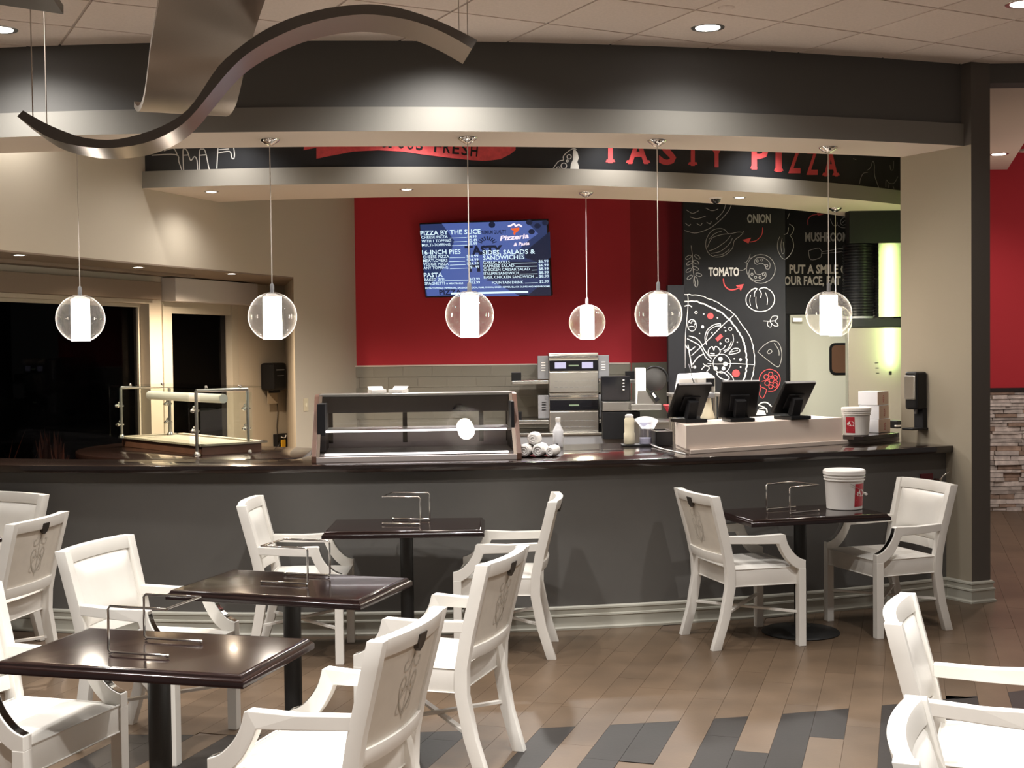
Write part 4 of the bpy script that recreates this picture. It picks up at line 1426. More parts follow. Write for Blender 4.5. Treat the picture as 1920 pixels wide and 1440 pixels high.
for a, b_ in zip(rows, rows[1:]):
    for k in range(4):
        mb.mi = 0 if k in (0, 2) else 1
        mb.face((a[k], a[(k + 1) % 4], b_[(k + 1) % 4], b_[k]))
mb.mi = 1
mb.face(rows[0])
mb.face(rows[-1][::-1])
mb.build('metal_band', ['sheet_face', 'sheet_edge'], t, smooth=25)
for w in (-0.2, 0.2):
    q = FD * -1.75 + WD_ * w
    MB().tube([(q.x, q.y, 3.37 - so.z), (q.x, q.y, CEIL - 0.002 - so.z)], 0.0025, 6).build('cable', 'cable', t)
# third ribbon, only its tip at the upper left corner
upp = [(-160, -42), (-80, -24), (0, -9), (60, 2), (119, 10)]
low = [(-160, -22), (-80, -4), (0, 9), (60, 18), (119, 27)]
t3, o3, u3, u3b = ribbon_from_px('wave_sculpture', upp, low, 5.2, -0.31, 'tip of another dark metal ribbon in the upper left corner', ('bronze_edge', 'bronze_edge'))
cable_up(t3, o3, near_x(u3, 92))

# ------------------------------------------------------------------ ceiling downlights that show
def downlight(label, loc, r, z_hang=0.006):
    t = thing('downlight', label, 'light', loc, 0, 'recessed downlights')
    MB().lathe([(r * 0.82, -0.001), (r, -0.004), (r + 0.012, -0.003), (r + 0.014, 0.0)], seg=28, cap=False).build('trim_ring', 'satin_steel', t, smooth=50)
    MB().lathe([(r * 0.84, -0.0035), (r * 0.2, -0.005), (0.0, -0.005)], seg=28, cap=False).build('lens', 'can_glow', t, smooth=50)
    return t
downlight('recessed ceiling light above the bucket table, right of the picture middle', (1.179, 7.606, CEIL), 0.085)
downlight('recessed ceiling light cut by the left picture edge, under the metal tip', (-2.935, 7.455, CEIL), 0.085)
downlight('recessed ceiling light in the upper right corner of the picture', (2.86, 7.15, CEIL), 0.085)
downlight('small recessed light at the left end of the second curved soffit', (-2.43, 10.47, 3.06), 0.045)
downlight('small recessed light in the second soffit, left of the picture middle', (-0.84, 10.46, 3.06), 0.045)
downlight('small recessed light in the second soffit, beside the dark camera dome', (2.02, 11.30, 3.06), 0.045)
p = at_z(1873, 289, 3.546)
downlight('recessed light in the reddish hall ceiling beyond the column', (p.x, p.y, 3.546), 0.075)
ACE = [(36, 478, 'recessed light in the brown alcove ceiling at far left'), (259, 501, 'recessed light in the brown alcove ceiling above the pier'), (434, 513, 'recessed light above the pale blind cassette')]
for (px, py, lab), e in zip(ACE, (110, 26, 190)):
    p = at_z(px, py, 2.455)
    downlight(lab, (p.x, p.y, 2.455), 0.040)
    spot('can_or_fill_light', (p.x, p.y, 2.43), e, 160, 1.0, (1.0, 0.78, 0.56), 0.03)
p = at_z(1342, 371, 3.06)
t = thing('camera_dome', 'small dark dome camera under the second soffit', 'camera', (p.x, p.y, 3.06))
MB().lathe([(0.055, -0.012), (0.058, 0.0)], seg=24).build('mount', 'white_plastic', t, smooth=40)
MB().lathe([(0.0, -0.052), (0.022, -0.048), (0.038, -0.034), (0.045, -0.012)], seg=24, cap=False).build('dome', 'dark_glass', t, smooth=60)
p = at_z(1362, 14, CEIL)
tag(MB().lathe([(0.028, -0.008), (0.045, -0.002), (0.046, 0.0)], seg=24).build('sprinkler_cap', 'ceiling_tile', smooth=50), 'small round sprinkler cover in a ceiling tile near the right', 'sprinkler').location = (p.x, p.y, CEIL)

# ------------------------------------------------------------------ glass globe pendants
def make_pendant(label, top, cz, group, glow='pendant_glow', R=0.153):
    t = thing('pendant_lamp', label, 'pendant lamp', top, 0, group)
    z = cz - top[2]
    MB().lathe([(0.0, -0.042), (0.012, -0.040), (0.030, -0.030), (0.052, -0.016), (0.061, -0.006), (0.062, 0.0)], seg=28, cap=False).build('canopy', 'chrome', t, smooth=50)
    MB().tube([(0, 0, -0.04), (0, 0, z + R + 0.045)], 0.0032, 8).build('cord', 'cord', t, smooth=60)
    MB().lathe([(0.013, z + R - 0.012), (0.013, z + R + 0.045), (0.006, z + R + 0.055)], seg=16).build('socket', 'grey_plastic', t, smooth=40)
    a0 = math.acos(0.94)
    pr = [(R * math.sin(a), z + R * -math.cos(a)) for a in [a0 + (PI - 0.09 - a0) * i / 28 for i in range(29)]]
    g = MB().lathe(pr, seg=40, cap=False).build('globe', 'globe_glass', t, smooth=80)
    MB().lathe([(0.058, z - R * 0.935), (0.058, z + R * 0.80)], seg=28).build('lamp_tube', glow, t, smooth=40)
    MB().lathe([(0.060, z + R * 0.80), (0.060, z + R * 0.83), (0.02, z + R * 0.95)], seg=24).build('cap', 'white_plastic', t, smooth=40)
    return t
PG = 'clear glass globe pendants over the bar'
def pend_xy(px, py, R=8.60, c=BC):
    d = ray(px, py)
    a = d.x ** 2 + d.y ** 2
    b = -2 * (d.x * c[0] + d.y * c[1])
    k = c[0] ** 2 + c[1] ** 2 - R * R
    s = (-b - math.sqrt(b * b - 4 * a * k)) / (2 * a)
    return EYE + d * s
PEND = [(151, 597.5, 'clear glass globe pendant at far left, in front of the night window'), (511, 593.5, 'clear glass globe pendant hanging before the alcove, second from the left'),
        (880.5, 590.5, 'clear glass globe pendant overlapping the lower edge of the menu screen'), (1234.5, 588.5, 'clear glass globe pendant before the edge of the red and black walls'),
        (1554, 588, 'clear glass globe pendant before the white door, nearer of two that overlap')]
ppos = [pend_xy(px, py) for px, py, _ in PEND]
pend0 = None
for (px, py, lab), p in zip(PEND, ppos):
    make_pendant(lab, (p.x, p.y, 3.085), p.z, PG)
for px, py, Rr, lab in ((1101, 604.5, 6.06, 'yellowish glass globe pendant deeper in the kitchen, before the red wall'), (1567, 602, 6.0, 'glass globe pendant deeper in the kitchen, half hidden behind a nearer globe')):
    p = pend_xy(px, py, Rr)
    make_pendant(lab, (p.x, p.y, 3.06), p.z, PG, 'pendant_glow_yellow')
# ------------------------------------------------------------------ bar top
fa = arc(*BC, 8.868, -4.6, 3.02, 60)
def back_r(x):
    return 8.42 if x < -1.35 else 7.55
ba = []
for (x, y) in fa:
    t_ = math.atan2(x - BC[0], BC[1] - y)
    R = back_r(x)
    ba.append((BC[0] + R * math.sin(t_), BC[1] - R * math.cos(t_)))
# keep clear of the column on the right
ba = [(min(x, 2.70 + max(0, (9.3 - y)) * 0.1), y) for x, y in ba]
ct = thing('bar_top', 'long curved dark wooden bar top on the grey bar wall', 'counter', (0, 7.85, 1.011))
mb = MB()
o = Vector((0, 7.85, 1.011))
mb.ring([(x - o.x, y - o.y) for x, y in fa], [(x - o.x, y - o.y) for x, y in ba], 0.0, 0.047)
mb.build('slab', 'wood_dark', ct, bevel=0.006, smooth=30)
BT = 1.0585

# ------------------------------------------------------------------ white riser box with the tills, base board, tray shelf
def thing_prism(name, label, cat, m, pts, z0, z1, bevel=0.003, group=None):
    cx, cy = sum(p[0] for p in pts) / len(pts), sum(p[1] for p in pts) / len(pts)
    ob = MB().prism([(x - cx, y - cy) for x, y in pts], 0, z1 - z0).build(name, m, bevel=bevel)
    ob.location = (cx, cy, z0)
    return tag(ob, label, cat, group)
rb = thing('till_riser', 'long white box riser on the bar top carrying three tills', 'counter riser', (1.7, 8.8, BT))
MB().prism([(1.15 - 1.7, 8.27 - 8.8), (2.37 - 1.7, 8.985 - 8.8), (2.79 - 1.7, 9.215 - 8.8), (2.66 - 1.7, 9.46 - 8.8), (2.1 - 1.7, 9.5 - 8.8), (1.12 - 1.7, 8.78 - 8.8)], 0, 0.028).build('base_board', 'white_laminate', rb, bevel=0.003)
MB().prism([(1.126 - 1.7, 8.29 - 8.8), (2.33 - 1.7, 9.01 - 8.8), (2.08 - 1.7, 9.46 - 8.8), (1.115 - 1.7, 8.76 - 8.8)], 0.028, 0.185).build('box', 'white_laminate', rb, bevel=0.003)
RT = BT + 0.187
thing_prism('tray_shelf', 'dark wooden shelf on the white base board beside the column', 'shelf', 'wood_dark', [(2.375, 8.90), (2.43, 8.86), (2.785, 9.20), (2.66, 9.46), (2.31, 9.11)], BT + 0.030, BT + 0.060)
TS = BT + 0.061

def make_till(label, loc, rz, tilt, w=0.265, h=0.265):
    t = thing('till', label, 'till', loc, rz, 'black touchscreen tills')
    MB().box((0, -0.01, 0.012), (0.17, 0.20, 0.024)).build('base', 'black_plastic', t, bevel=0.006)
    M = Matrix.Translation((0, -0.045, 0.085)) @ Matrix.Rotation(math.radians(18), 4, 'X')
    MB().box((0, 0, 0), (0.075, 0.05, 0.13), M=M).build('stand', 'black_soft', t, bevel=0.008)
    T = Matrix.Translation((0, -0.02, 0.150)) @ Matrix.Rotation(tilt, 4, 'X')
    MB().box((0, 0, 0), (w, 0.028, h), M=T).build('screen_housing', 'black_plastic', t, bevel=0.008)
    MB().box((0, 0, 0), (w * 0.9, 0.004, h * 0.86), M=T @ Matrix.Translation((0, 0.0155, 0.004))).build('screen', 'dark_glass', t)
    MB().box((0, 0, 0), (w * 0.5, 0.012, h * 0.45), M=T @ Matrix.Translation((0, -0.018, -0.02))).build('rear_cover', 'black_soft', t, bevel=0.004)
    MB().box((0, 0, 0), (w * 0.96, 0.020, 0.006), M=T @ Matrix.Translation((0, -0.004, h / 2 + 0.001))).build('top_trim', 'grey_plastic', t)
    return t
def till_at(px, py, rz, tilt, label):
    p = at_z(px, py, RT)
    return make_till(label, (p.x, p.y + 0.05, RT), deg(rz), deg(tilt))
till_at(1292, 792, 24, 33, 'black touchscreen till nearest the white label printer, leftmost on the riser')
till_at(1386, 790, 8, 22, 'black touchscreen till in the middle of the white riser')
till_at(1487, 786, 26, 36, 'black touchscreen till before the white door, rightmost on the riser')
# small scanner stand between the tills
p = at_z(1336, 788, RT)
t = thing('scanner', 'white hand scanner standing between two black tills', 'scanner', (p.x, p.y + 0.22, RT))
MB().lathe([(0.05, 0.0), (0.052, 0.01), (0.035, 0.06), (0.024, 0.15)], seg=16).build('stand', 'cream', t, smooth=50)
MB().box((0, -0.02, 0.165), (0.085, 0.12, 0.035)).build('head', 'grey_plastic', t, bevel=0.012)

# bucket and carton stack on the dark shelf
p = at_z(1607, 817, TS)
b2 = make_bucket('white bucket with red label on the dark shelf beside the cartons', (p.x + 0.02, p.y + 0.095, TS), -0.75, 0.80, False)
p = at_z(1647, 812, TS)
for i, (w, rz, labl) in enumerate(((0.160, -46, 'white carton with brown end, lowest of the stack of three'), (0.155, -42, 'white carton with brown end, middle of the stack of three'), (0.155, -45, 'white carton with brown end, topmost of the stack of three'))):
    t = thing('carton', labl, 'box', (p.x + 0.004 - 0.004 * i, p.y + 0.115, TS + 0.0995 * i), deg(rz), 'cartons stacked by the column')
    MB().box((0, 0, 0.049), (w, w, 0.098)).build('body', 'cool_white', t, bevel=0.002)
    MB().box((w / 2 + 0.001, 0, 0.049), (0.002, w * 0.985, 0.094)).build('end_panel', 'kraft', t)
    mb = MB()
    pl = lambda a, b: Vector((w / 2 + 0.0026, a, b))
    add_text(mb, 'PIZZA', pl, 0.0135, 0.018, 0.018, w=0.055, bold=0.02, rot=PI / 2)
    mb.build('print', 'label_red', t)
p = at_z(1681, 803, TS)
t = thing('card_reader', 'small black card reader beside the stacked cartons', 'card reader', (p.x, p.y + 0.02, TS), 0.5)
MB().box((0, 0, 0.03), (0.07, 0.10, 0.06)).build('body', 'black_plastic', t, bevel=0.008)
MB().box((0.0, -0.045, 0.02), (0.10, 0.02, 0.012)).build('tray_lip', 'white_plastic', t, bevel=0.003)

# ------------------------------------------------------------------ glass display case
ca = math.atan2(8.03 - 7.93, 1.25)
dc = thing('display_case', 'empty slanted glass display case with wooden ends on the bar top', 'display case', (-1.222, 7.94, BT), ca)
W, TB, TT = 1.252, 0.0, 0.36       # width, front at the bottom, front at the top
HH = 0.405
def fy(z):      # front glass line
    return 0.012 + (TT - 0.012) * max(0, (z - 0.035)) / (HH - 0.035)
side = [(0.0, 0.0), (0.0, 0.04), (fy(0.35) - 0.01, 0.355), (fy(HH) - 0.012, HH - 0.004), (TT + 0.03, HH + 0.006), (0.55, HH + 0.006), (0.60, HH - 0.05), (0.60, 0.0)]
for x0, x1 in ((-0.030, 0.0), (W, W + 0.030)):
    MB().extrude_yz(side, x0, x1).build('side_panel', 'wood_side', dc, bevel=0.003)
for x in (0.010, W - 0.010):
    MB().box8([(x - 0.010, 0.0, 0.03), (x + 0.010, 0.0, 0.03), (x + 0.010, 0.024, 0.03), (x - 0.010, 0.024, 0.03),
               (x - 0.010, TT - 0.012, HH), (x + 0.010, TT - 0.012, HH), (x + 0.010, TT + 0.012, HH), (x - 0.010, TT + 0.012, HH)]).build('edge_frame', 'bronze_steel', dc)
MB().box((W / 2, 0.30, 0.017), (W, 0.60, 0.034)).build('base', 'case_steel', dc, bevel=0.003)
MB().box((W / 2, (TT + 0.56) / 2, HH), (W, 0.56 - TT + 0.02, 0.016)).build('top_panel', 'satin_steel', dc, bevel=0.003)
MB().box((W / 2, TT + 0.035, HH - 0.062), (W - 0.03, 0.012, 0.108)).build('upper_valance', 'dark_glass', dc)
gl = MB()
gl.flat([(0.02, fy(0.035), 0.035), (W - 0.02, fy(0.035), 0.035), (W - 0.02, fy(HH - 0.01), HH - 0.01), (0.02, fy(HH - 0.01), HH - 0.01)])
gl.build('front_glass', 'case_glass', dc)
# rear sliding doors: frames and panes
MB().box((W / 2, 0.575, 0.11), (W, 0.012, 0.15)).build('rear_panel', 'case_steel', dc)
for x in (0.05, 0.55, 1.06, W - 0.01):
    MB().box((x, 0.565, 0.24), (0.045 if x < 0.1 else 0.03, 0.016, 0.32)).build('rear_post', 'black_soft', dc)
gl = MB()
gl.flat([(0.02, 0.575, 0.19), (W, 0.575, 0.19), (W, 0.575, 0.39), (0.02, 0.575, 0.39)])
gl.build('rear_glass', 'clear_glass', dc)
for z, y0 in ((0.182, 0.17), (0.045, 0.05)):
    sh = MB().box((W / 2, (y0 + 0.55) / 2, z), (W - 0.04, 0.55 - y0, 0.012)).build('shelf', 'satin_steel', dc, bevel=0.002)
    MB().box((W / 2, y0 - 0.003, z + 0.002), (W - 0.10, 0.006, 0.011)).build('light_strip', 'case_glow', sh)
MB().box((0.025, 0.30, 0.21), (0.05, 0.34, 0.30)).build('inner_lining', 'black_soft', dc)
MB().box((W - 0.012, 0.32, 0.21), (0.02, 0.34, 0.30)).build('inner_lining', 'black_soft', dc)

# paper trays behind / on the case
for px, w, labl in ((707, 0.10, 'open white paper box on top of the display case, left of two'), (747, 0.10, 'open white paper box on top of the display case, right of two')):
    p = on_plane(px, 735, (0, 8.43, 0), Vector((0, 1, 0)))
    t = thing('paper_box', labl, 'box', (p.x, 8.43, BT + HH + 0.009), deg(22 if px < 720 else -18), 'paper boxes on the display case')
    MB().box((0, 0, 0.012), (w, w, 0.024)).build('body', 'white_plastic', t, bevel=0.002)
    M = Matrix.Translation((0, w * 0.30, 0.030)) @ Matrix.Rotation(0.5, 4, 'X')
    MB().box((0, 0, 0), (w, w * 0.5, 0.004), M=M).build('flap', 'white_plastic', t)

# rolled cloths, spray bottle, cream jug and jar, black tray
p = at_z(992, 858, BT)
for i, (dx, dy, z0, dz, rz, l, labl) in enumerate(((-0.045, -0.005, 0.0, 0.043, 80, 0.17, 'white rolled cloth at the bottom of the pile, next to the display case'), (0.047, 0.02, 0.0, 0.043, 80, 0.20, 'white rolled cloth at the bottom middle of the pile'), (0.130, 0.015, 0.0, 0.036, 76, 0.19, 'white rolled cloth at the right end of the pile'), (0.010, 0.05, 0.077, 0.040, 82, 0.19, 'white rolled cloth lying on top of the pile'))):
    t = thing('rolled_cloth', labl, 'cloth', (p.x + dx + 0.028, p.y + 0.08 + dy, BT + z0), deg(rz), 'rolled white cloths on the bar top')
    r = dz
    mb = MB()
    rr_ = random.Random(i)
    prof = []
    n = 9
    path = [((k / (n - 1) - 0.5) * l, 0.006 * math.sin(k * 1.7 + i), r) for k in range(n)]
    mb.tube(path, [r * (0.80 if k in (0, n - 1) else 0.97 + 0.03 * math.sin(k * 2.1 + i)) for k in range(n)], 16)
    for v in mb.bm.verts:
        v.co.z = max(v.co.z, 0.0)
    mb.build('roll', 'cloth_white', t, smooth=50)
    sp = [(-l / 2 - 0.002, r * 0.72 * (1 - k / 30) * math.cos(k * 0.5), r + r * 0.72 * (1 - k / 30) * math.sin(k * 0.5)) for k in range(26)]
    MB().tube(sp, 0.0035, 5).build('fold_edge', 'cloth_white', t, smooth=60)
p = at_z(1047, 839, BT)
t = thing('spray_bottle', 'white plastic bottle without trigger standing alone on the bar top', 'bottle', (p.x, p.y + 0.03, BT))
MB().lathe([(0.034, 0.0), (0.037, 0.004), (0.037, 0.110), (0.034, 0.122), (0.020, 0.150), (0.016, 0.165), (0.0155, 0.180)], seg=28).build('body', 'cool_white', t, smooth=45)
MB().lathe([(0.017, 0.178), (0.018, 0.182), (0.018, 0.205), (0.015, 0.208)], seg=20).build('cap', 'white_plastic', t, smooth=40)
MB().box((-0.012, -0.0365, 0.022), (0.016, 0.002, 0.010)).build('mark', 'black_plastic', t)
p = at_z(1206, 836, BT)
tag(MB().box((0, 0, 0.004), (0.235, 0.16, 0.008)).build('serving_mat', 'black_soft', bevel=0.003), 'thin black mat under the cream jug and clear jar', 'mat').location = (p.x - 0.03, p.y + 0.06, BT)
t = thing('cream_jug', 'slim cream plastic bottle beside the clear jar on the bar top', 'bottle', (p.x - 0.090, p.y + 0.075, BT + 0.009))
MB().lathe([(0.036, 0.0), (0.040, 0.006), (0.040, 0.075), (0.035, 0.083), (0.036, 0.14), (0.036, 0.175), (0.028, 0.19)], seg=24).build('body', 'cream', t, smooth=40)
MB().lathe([(0.030, 0.19), (0.030, 0.205), (0.014, 0.213)], seg=20).build('cap', 'white_plastic', t, smooth=40)
t = thing('napkin_jar', 'clear plastic jar with a white napkin tucked over its rim', 'jar', (p.x + 0.020, p.y + 0.04, BT + 0.009))
MB().lathe([(0.042, 0.0), (0.046, 0.004), (0.045, 0.07), (0.040, 0.12), (0.046, 0.155)], seg=28).build('body', 'jar_plastic', t, smooth=50)
MB().lathe([(0.038, 0.004), (0.041, 0.045)], seg=20).build('filling', 'cool_white', t, smooth=50)
mb = MB()
mb.grid(lambda u, v: Vector(((u - 0.5) * 0.17 * (0.5 + 0.5 * v) + 0.012, -0.046 + 0.09 * (v - 0.2) + 0.010 * math.sin(u * 9), 0.112 + 0.085 * v - 0.10 * (u - 0.45) ** 2 * v)), 10, 6)
mb.build('napkin', 'cool_white', t, smooth=60)
p = at_z(1242, 838, BT)
t = thing('black_bin', 'open black plastic bin against the left end of the white riser', 'bin', (p.x + 0.012, p.y + 0.20, BT), 0.1)
mb = MB()
for c, s in (((0, 0, 0.003), (0.12, 0.22, 0.006)), ((0, -0.107, 0.052), (0.12, 0.006, 0.104)), ((0, 0.107, 0.052), (0.12, 0.006, 0.104)), ((-0.057, 0, 0.052), (0.006, 0.22, 0.104)), ((0.057, 0, 0.052), (0.006, 0.22, 0.104))):
    mb.box(c, s)
mb.build('body', 'black_plastic', t)
MB().tube([(-0.06, -0.11, 0.104), (0.06, -0.11, 0.104), (0.06, 0.11, 0.104), (-0.06, 0.11, 0.104), (-0.06, -0.11, 0.104)], 0.004, 6).build('rim', 'satin_steel', t)
pts = [at_z(*q, BT + 0.006) for q in ((1221, 834), (1240, 841), (1262, 846), (1285, 851))]
o_ = pts[0].copy()
tag(MB().tube([q - o_ for q in smooth_path(pts, 4)], 0.005, 8).build('white_cable', 'white_plastic', smooth=60), 'white cable running from the clear jar to the riser', 'cable').location = o_

# ------------------------------------------------------------------ back counter and ovens along the red wall
CZ = 0.90
bc = thing('back_counter', 'low stainless back counter along the tiled wall', 'counter', (0.1, 13.2, 0))
MB().box((-0.2, 0, 0.44), (3.0, 0.72, 0.88)).build('body', 'grey_plastic', bc)
MB().box((-0.2, 0, 0.89), (3.04, 0.76, 0.02)).build('worktop', 'satin_steel', bc, bevel=0.003)
def oven(label, z, lit):
    OY = 12.93
    X0, X1 = at_y(1030, 760, OY).x, at_y(1122.5, 760, OY).x
    w = X1 - X0
    t = thing('conveyor_oven', label, 'oven', ((X0 + X1) / 2, OY, z), 0, 'stacked conveyor ovens')
    MB().box((0, 0.28, 0.20), (w, 0.54, 0.395)).build('body', 'satin_steel', t, bevel=0.006)
    MB().box((0, -0.004, 0.272), (w * 0.985, 0.03, 0.105)).build('control_panel', 'dark_glass', t, bevel=0.003)
    if lit:
        for x in (-0.135, 0.138):
            MB().box((x, -0.021, 0.275), (0.112, 0.004, 0.062)).build('display', 'oven_screen', t)
    else:
        MB().box((0.13, -0.021, 0.275), (0.10, 0.004, 0.06)).build('display', 'dark_glass', t)
    MB().box((0.0, -0.021, 0.272), (0.10, 0.004, 0.014)).build('sign_light', 'oven_sign', t)
    MB().box((0, -0.006, 0.105), (w * 0.985, 0.03, 0.205)).build('front_panel', 'satin_steel', t, bevel=0.004)
    mb = MB()
    for r in range(2):
        for k in range(8):
            mb.box((-0.18 + k * 0.052, -0.0225, 0.115 - r * 0.062), (0.032, 0.004, 0.005))
    mb.build('vent_slots', 'grey_plastic', t)
    MB().box((0, -0.012, 0.362), (w, 0.02, 0.03)).build('top_lip', 'chrome', t, bevel=0.004)
    for s in (-1, 1):
        vp = MB().box((s * (w / 2 + 0.058), 0.10, 0.255), (0.110, 0.10, 0.235)).build('side_hood', 'grey_plastic', t, bevel=0.004)
        mb = MB()
        for k in range(4):
            mb.box((s * (w / 2 + 0.055), 0.047, 0.225 + k * 0.026), (0.040, 0.006, 0.009))
        mb.build('vent_slots', 'white_plastic' if lit else 'black_soft', vp)
        MB().box((s * (w / 2 + 0.19), 0.24, 0.105), (0.37, 0.46, 0.035)).build('conveyor_shelf', 'satin_steel', t, bevel=0.004)
        MB().box((s * (w / 2 + 0.33), 0.10, 0.165), (0.10, 0.08, 0.085)).build('end_box', 'black_plastic', t, bevel=0.003)
    return t
oven('lower stainless conveyor oven with black control panel, on the back counter', CZ + 0.002, False)
oven('upper stainless conveyor oven with two lit displays, stacked on the lower one', CZ + 0.402, True)
# microwave-like dark cabinet right of the ovens
p0_, p1_ = at_y(1127, 745, 12.72), at_y(1181, 705, 12.72)
t = thing('dark_oven_door', 'dark glossy box with reflecting door, right of the upper oven', 'oven', ((p0_.x + p1_.x) / 2, 12.72, at_y(1150, 752, 12.72).z))
wd, hg = p1_.x - p0_.x, p1_.z - at_y(1150, 752, 12.72).z
MB().box((0, 0.02, hg / 2), (wd, 0.08, hg)).build('body', 'black_plastic', t, bevel=0.004)
MB().box((0, -0.024, hg / 2), (wd * 0.94, 0.006, hg * 0.92)).build('door_glass', 'dark_glass', t)
mb = MB()
for k in range(4):
    mb.sphere((wd * 0.27, -0.029, hg * (0.45 + 0.13 * k)), 0.011, 10, 6, 0.6)
mb.build('led_reflection', 'white_plastic', t)  # white beads modelled in place of LED reflections on the dark door
# stainless shelf under it and a black block standing in for the dark cavity below
q0, q1 = at_y(1130, 768, 12.66), at_y(1200, 755, 12.66)
sh = thing('wall_shelf', 'stainless drawer unit below the dark glossy box', 'shelf', ((q0.x + q1.x) / 2, 12.86, q0.z - 0.02))
MB().box((0, 0, 0.05), (q1.x - q0.x, 0.40, 0.09)).build('drawer', 'satin_steel', sh, bevel=0.004)
MB().box((0, 0, -0.14), (q1.x - q0.x, 0.38, 0.27)).build('cabinet', 'black_plastic', sh, bevel=0.004)

# meat slicer
sy = 12.45
p = at_y(1207, 757, sy)
t = thing('meat_slicer', 'grey meat slicer with round blade standing between oven and mural wall', 'slicer', (p.x, sy, p.z))
MB().box((0.02, 0.10, -0.03), (0.30, 0.34, 0.06)).build('base', 'satin_steel', t, bevel=0.008)
MB().box((-0.03, 0.02, 0.17), (0.10, 0.09, 0.36)).build('motor_column', 'white_plastic', t, bevel=0.010)
MB().box8([(-0.07, -0.03, 0), (0.12, -0.03, -0.02), (0.12, 0.05, -0.02), (-0.07, 0.05, 0), (-0.06, -0.03, 0.13), (0.02, -0.03, 0.13), (0.02, 0.05, 0.13), (-0.06, 0.05, 0.13)]).build('support_arm', 'satin_steel', t, bevel=0.005)
M = Matrix.Translation((0.115, 0.05, 0.235)) @ Matrix.Rotation(PI / 2, 4, 'X')
mb = MB()
mb.lathe([(0.02, 0.016), (0.06, 0.016), (0.115, 0.006), (0.118, 0.0), (0.115, -0.004)], seg=36)
mb.bm.transform(M)
bl = mb.build('blade', 'blade_steel', t, smooth=40)
mb = MB()
mb.tube([(0.115 + 0.125 * math.cos(a), 0.04, 0.235 + 0.125 * math.sin(a)) for a in [(-0.2 + 2.4 * k / 20) for k in range(21)]], 0.010, 8)
mb.build('blade_guard', 'black_plastic', t, smooth=50)
M = Matrix.Translation((0.10, -0.05, 0.075)) @ Matrix.Rotation(-0.6, 4, 'Y')
MB().box((0, 0, 0), (0.045, 0.03, 0.115), M=M).build('handle', 'black_plastic', t, bevel=0.008)
MB().box((0, 0, 0), (0.020, 0.004, 0.05), M=M @ Matrix.Translation((0, -0.017, 0.01))).build('handle_plate', 'white_plastic', t)
p = at_y(1255, 770, 12.3)
t = thing('red_funnel', 'small red plastic funnel beside the black side panel', 'funnel', (p.x, 12.3, p.z - 0.03))
MB().lathe([(0.012, -0.02), (0.014, 0.0), (0.055, 0.075), (0.058, 0.08)], seg=20).build('cone', 'label_red', t, smooth=50)
MB().lathe([(0.060, 0.080), (0.060, 0.088)], seg=20).build('rim', 'print_red_plain', t)
p0_, p1_ = at_y(1222, 806, 11.9), at_y(1275, 775, 11.9)
t = thing('prep_cabinet', 'stainless prep cabinet below the meat slicer', 'cabinet', ((p0_.x + p1_.x) / 2, 12.15, 0))
MB().box((0, 0, 0.52), (0.62, 0.50, 1.04)).build('body', 'satin_steel', t, bevel=0.005)
MB().box((0, 0, 1.05), (0.66, 0.54, 0.02)).build('worktop', 'satin_steel', t, bevel=0.003)
# white label printer behind the first till
ly = 11.2
p0_, p1_ = at_y(1267, 737, ly), at_y(1338, 700, ly)
t = thing('label_printer', 'white rounded label printer behind the leftmost till', 'printer', ((p0_.x + p1_.x) / 2, ly, p0_.z))
w_ = p1_.x - p0_.x
h_ = p1_.z - p0_.z
MB().box8([(-w_ / 2, -0.10, 0), (w_ / 2, -0.10, 0), (w_ / 2, 0.12, 0), (-w_ / 2, 0.12, 0), (-w_ / 2, -0.10, h_ * 0.8), (w_ / 2, -0.10, h_ * 0.86), (w_ / 2 - 0.03, 0.10, h_ * 1.06), (-w_ / 2 + 0.03, 0.10, h_ * 1.0)]).build('housing', 'white_plastic', t, bevel=0.02, seg=3)
MB().box((0.03, -0.103, 0.035), (w_ * 0.6, 0.012, 0.028)).build('slot', 'black_plastic', t, bevel=0.003)
MB().box((w_ / 2 - 0.045, -0.103, h_ * 0.55), (0.075, 0.012, 0.07)).build('side_panel', 'black_soft', t, bevel=0.003)
mb = MB()
mb.tube(smooth_path([(-0.02, -0.112, h_ * 0.5), (-0.035, -0.115, h_ * 0.75), (-0.05, -0.10, h_ * 1.15), (-0.055, -0.02, h_ * 1.5)], 5), [0.014, 0.011, 0.005, 0.0035] + [0.0035] * 12, 8)
mb.build('power_plug', 'black_plastic', t, smooth=60)
t2 = thing('printer_stand', 'plain steel stand carrying the white label printer', 'stand', ((p0_.x + p1_.x) / 2, ly, 0))
MB().box((0, 0, p0_.z - 0.015), (w_ + 0.12, 0.34, 0.028)).build('top', 'satin_steel', t2, bevel=0.003)
for sx in (-1, 1):
    for sy_ in (-1, 1):
        MB().tube([(sx * (w_ / 2 + 0.03), sy_ * 0.14, 0), (sx * (w_ / 2 + 0.03), sy_ * 0.14, p0_.z - 0.028)], 0.016, 10).build('leg', 'satin_steel', t2, smooth=50)

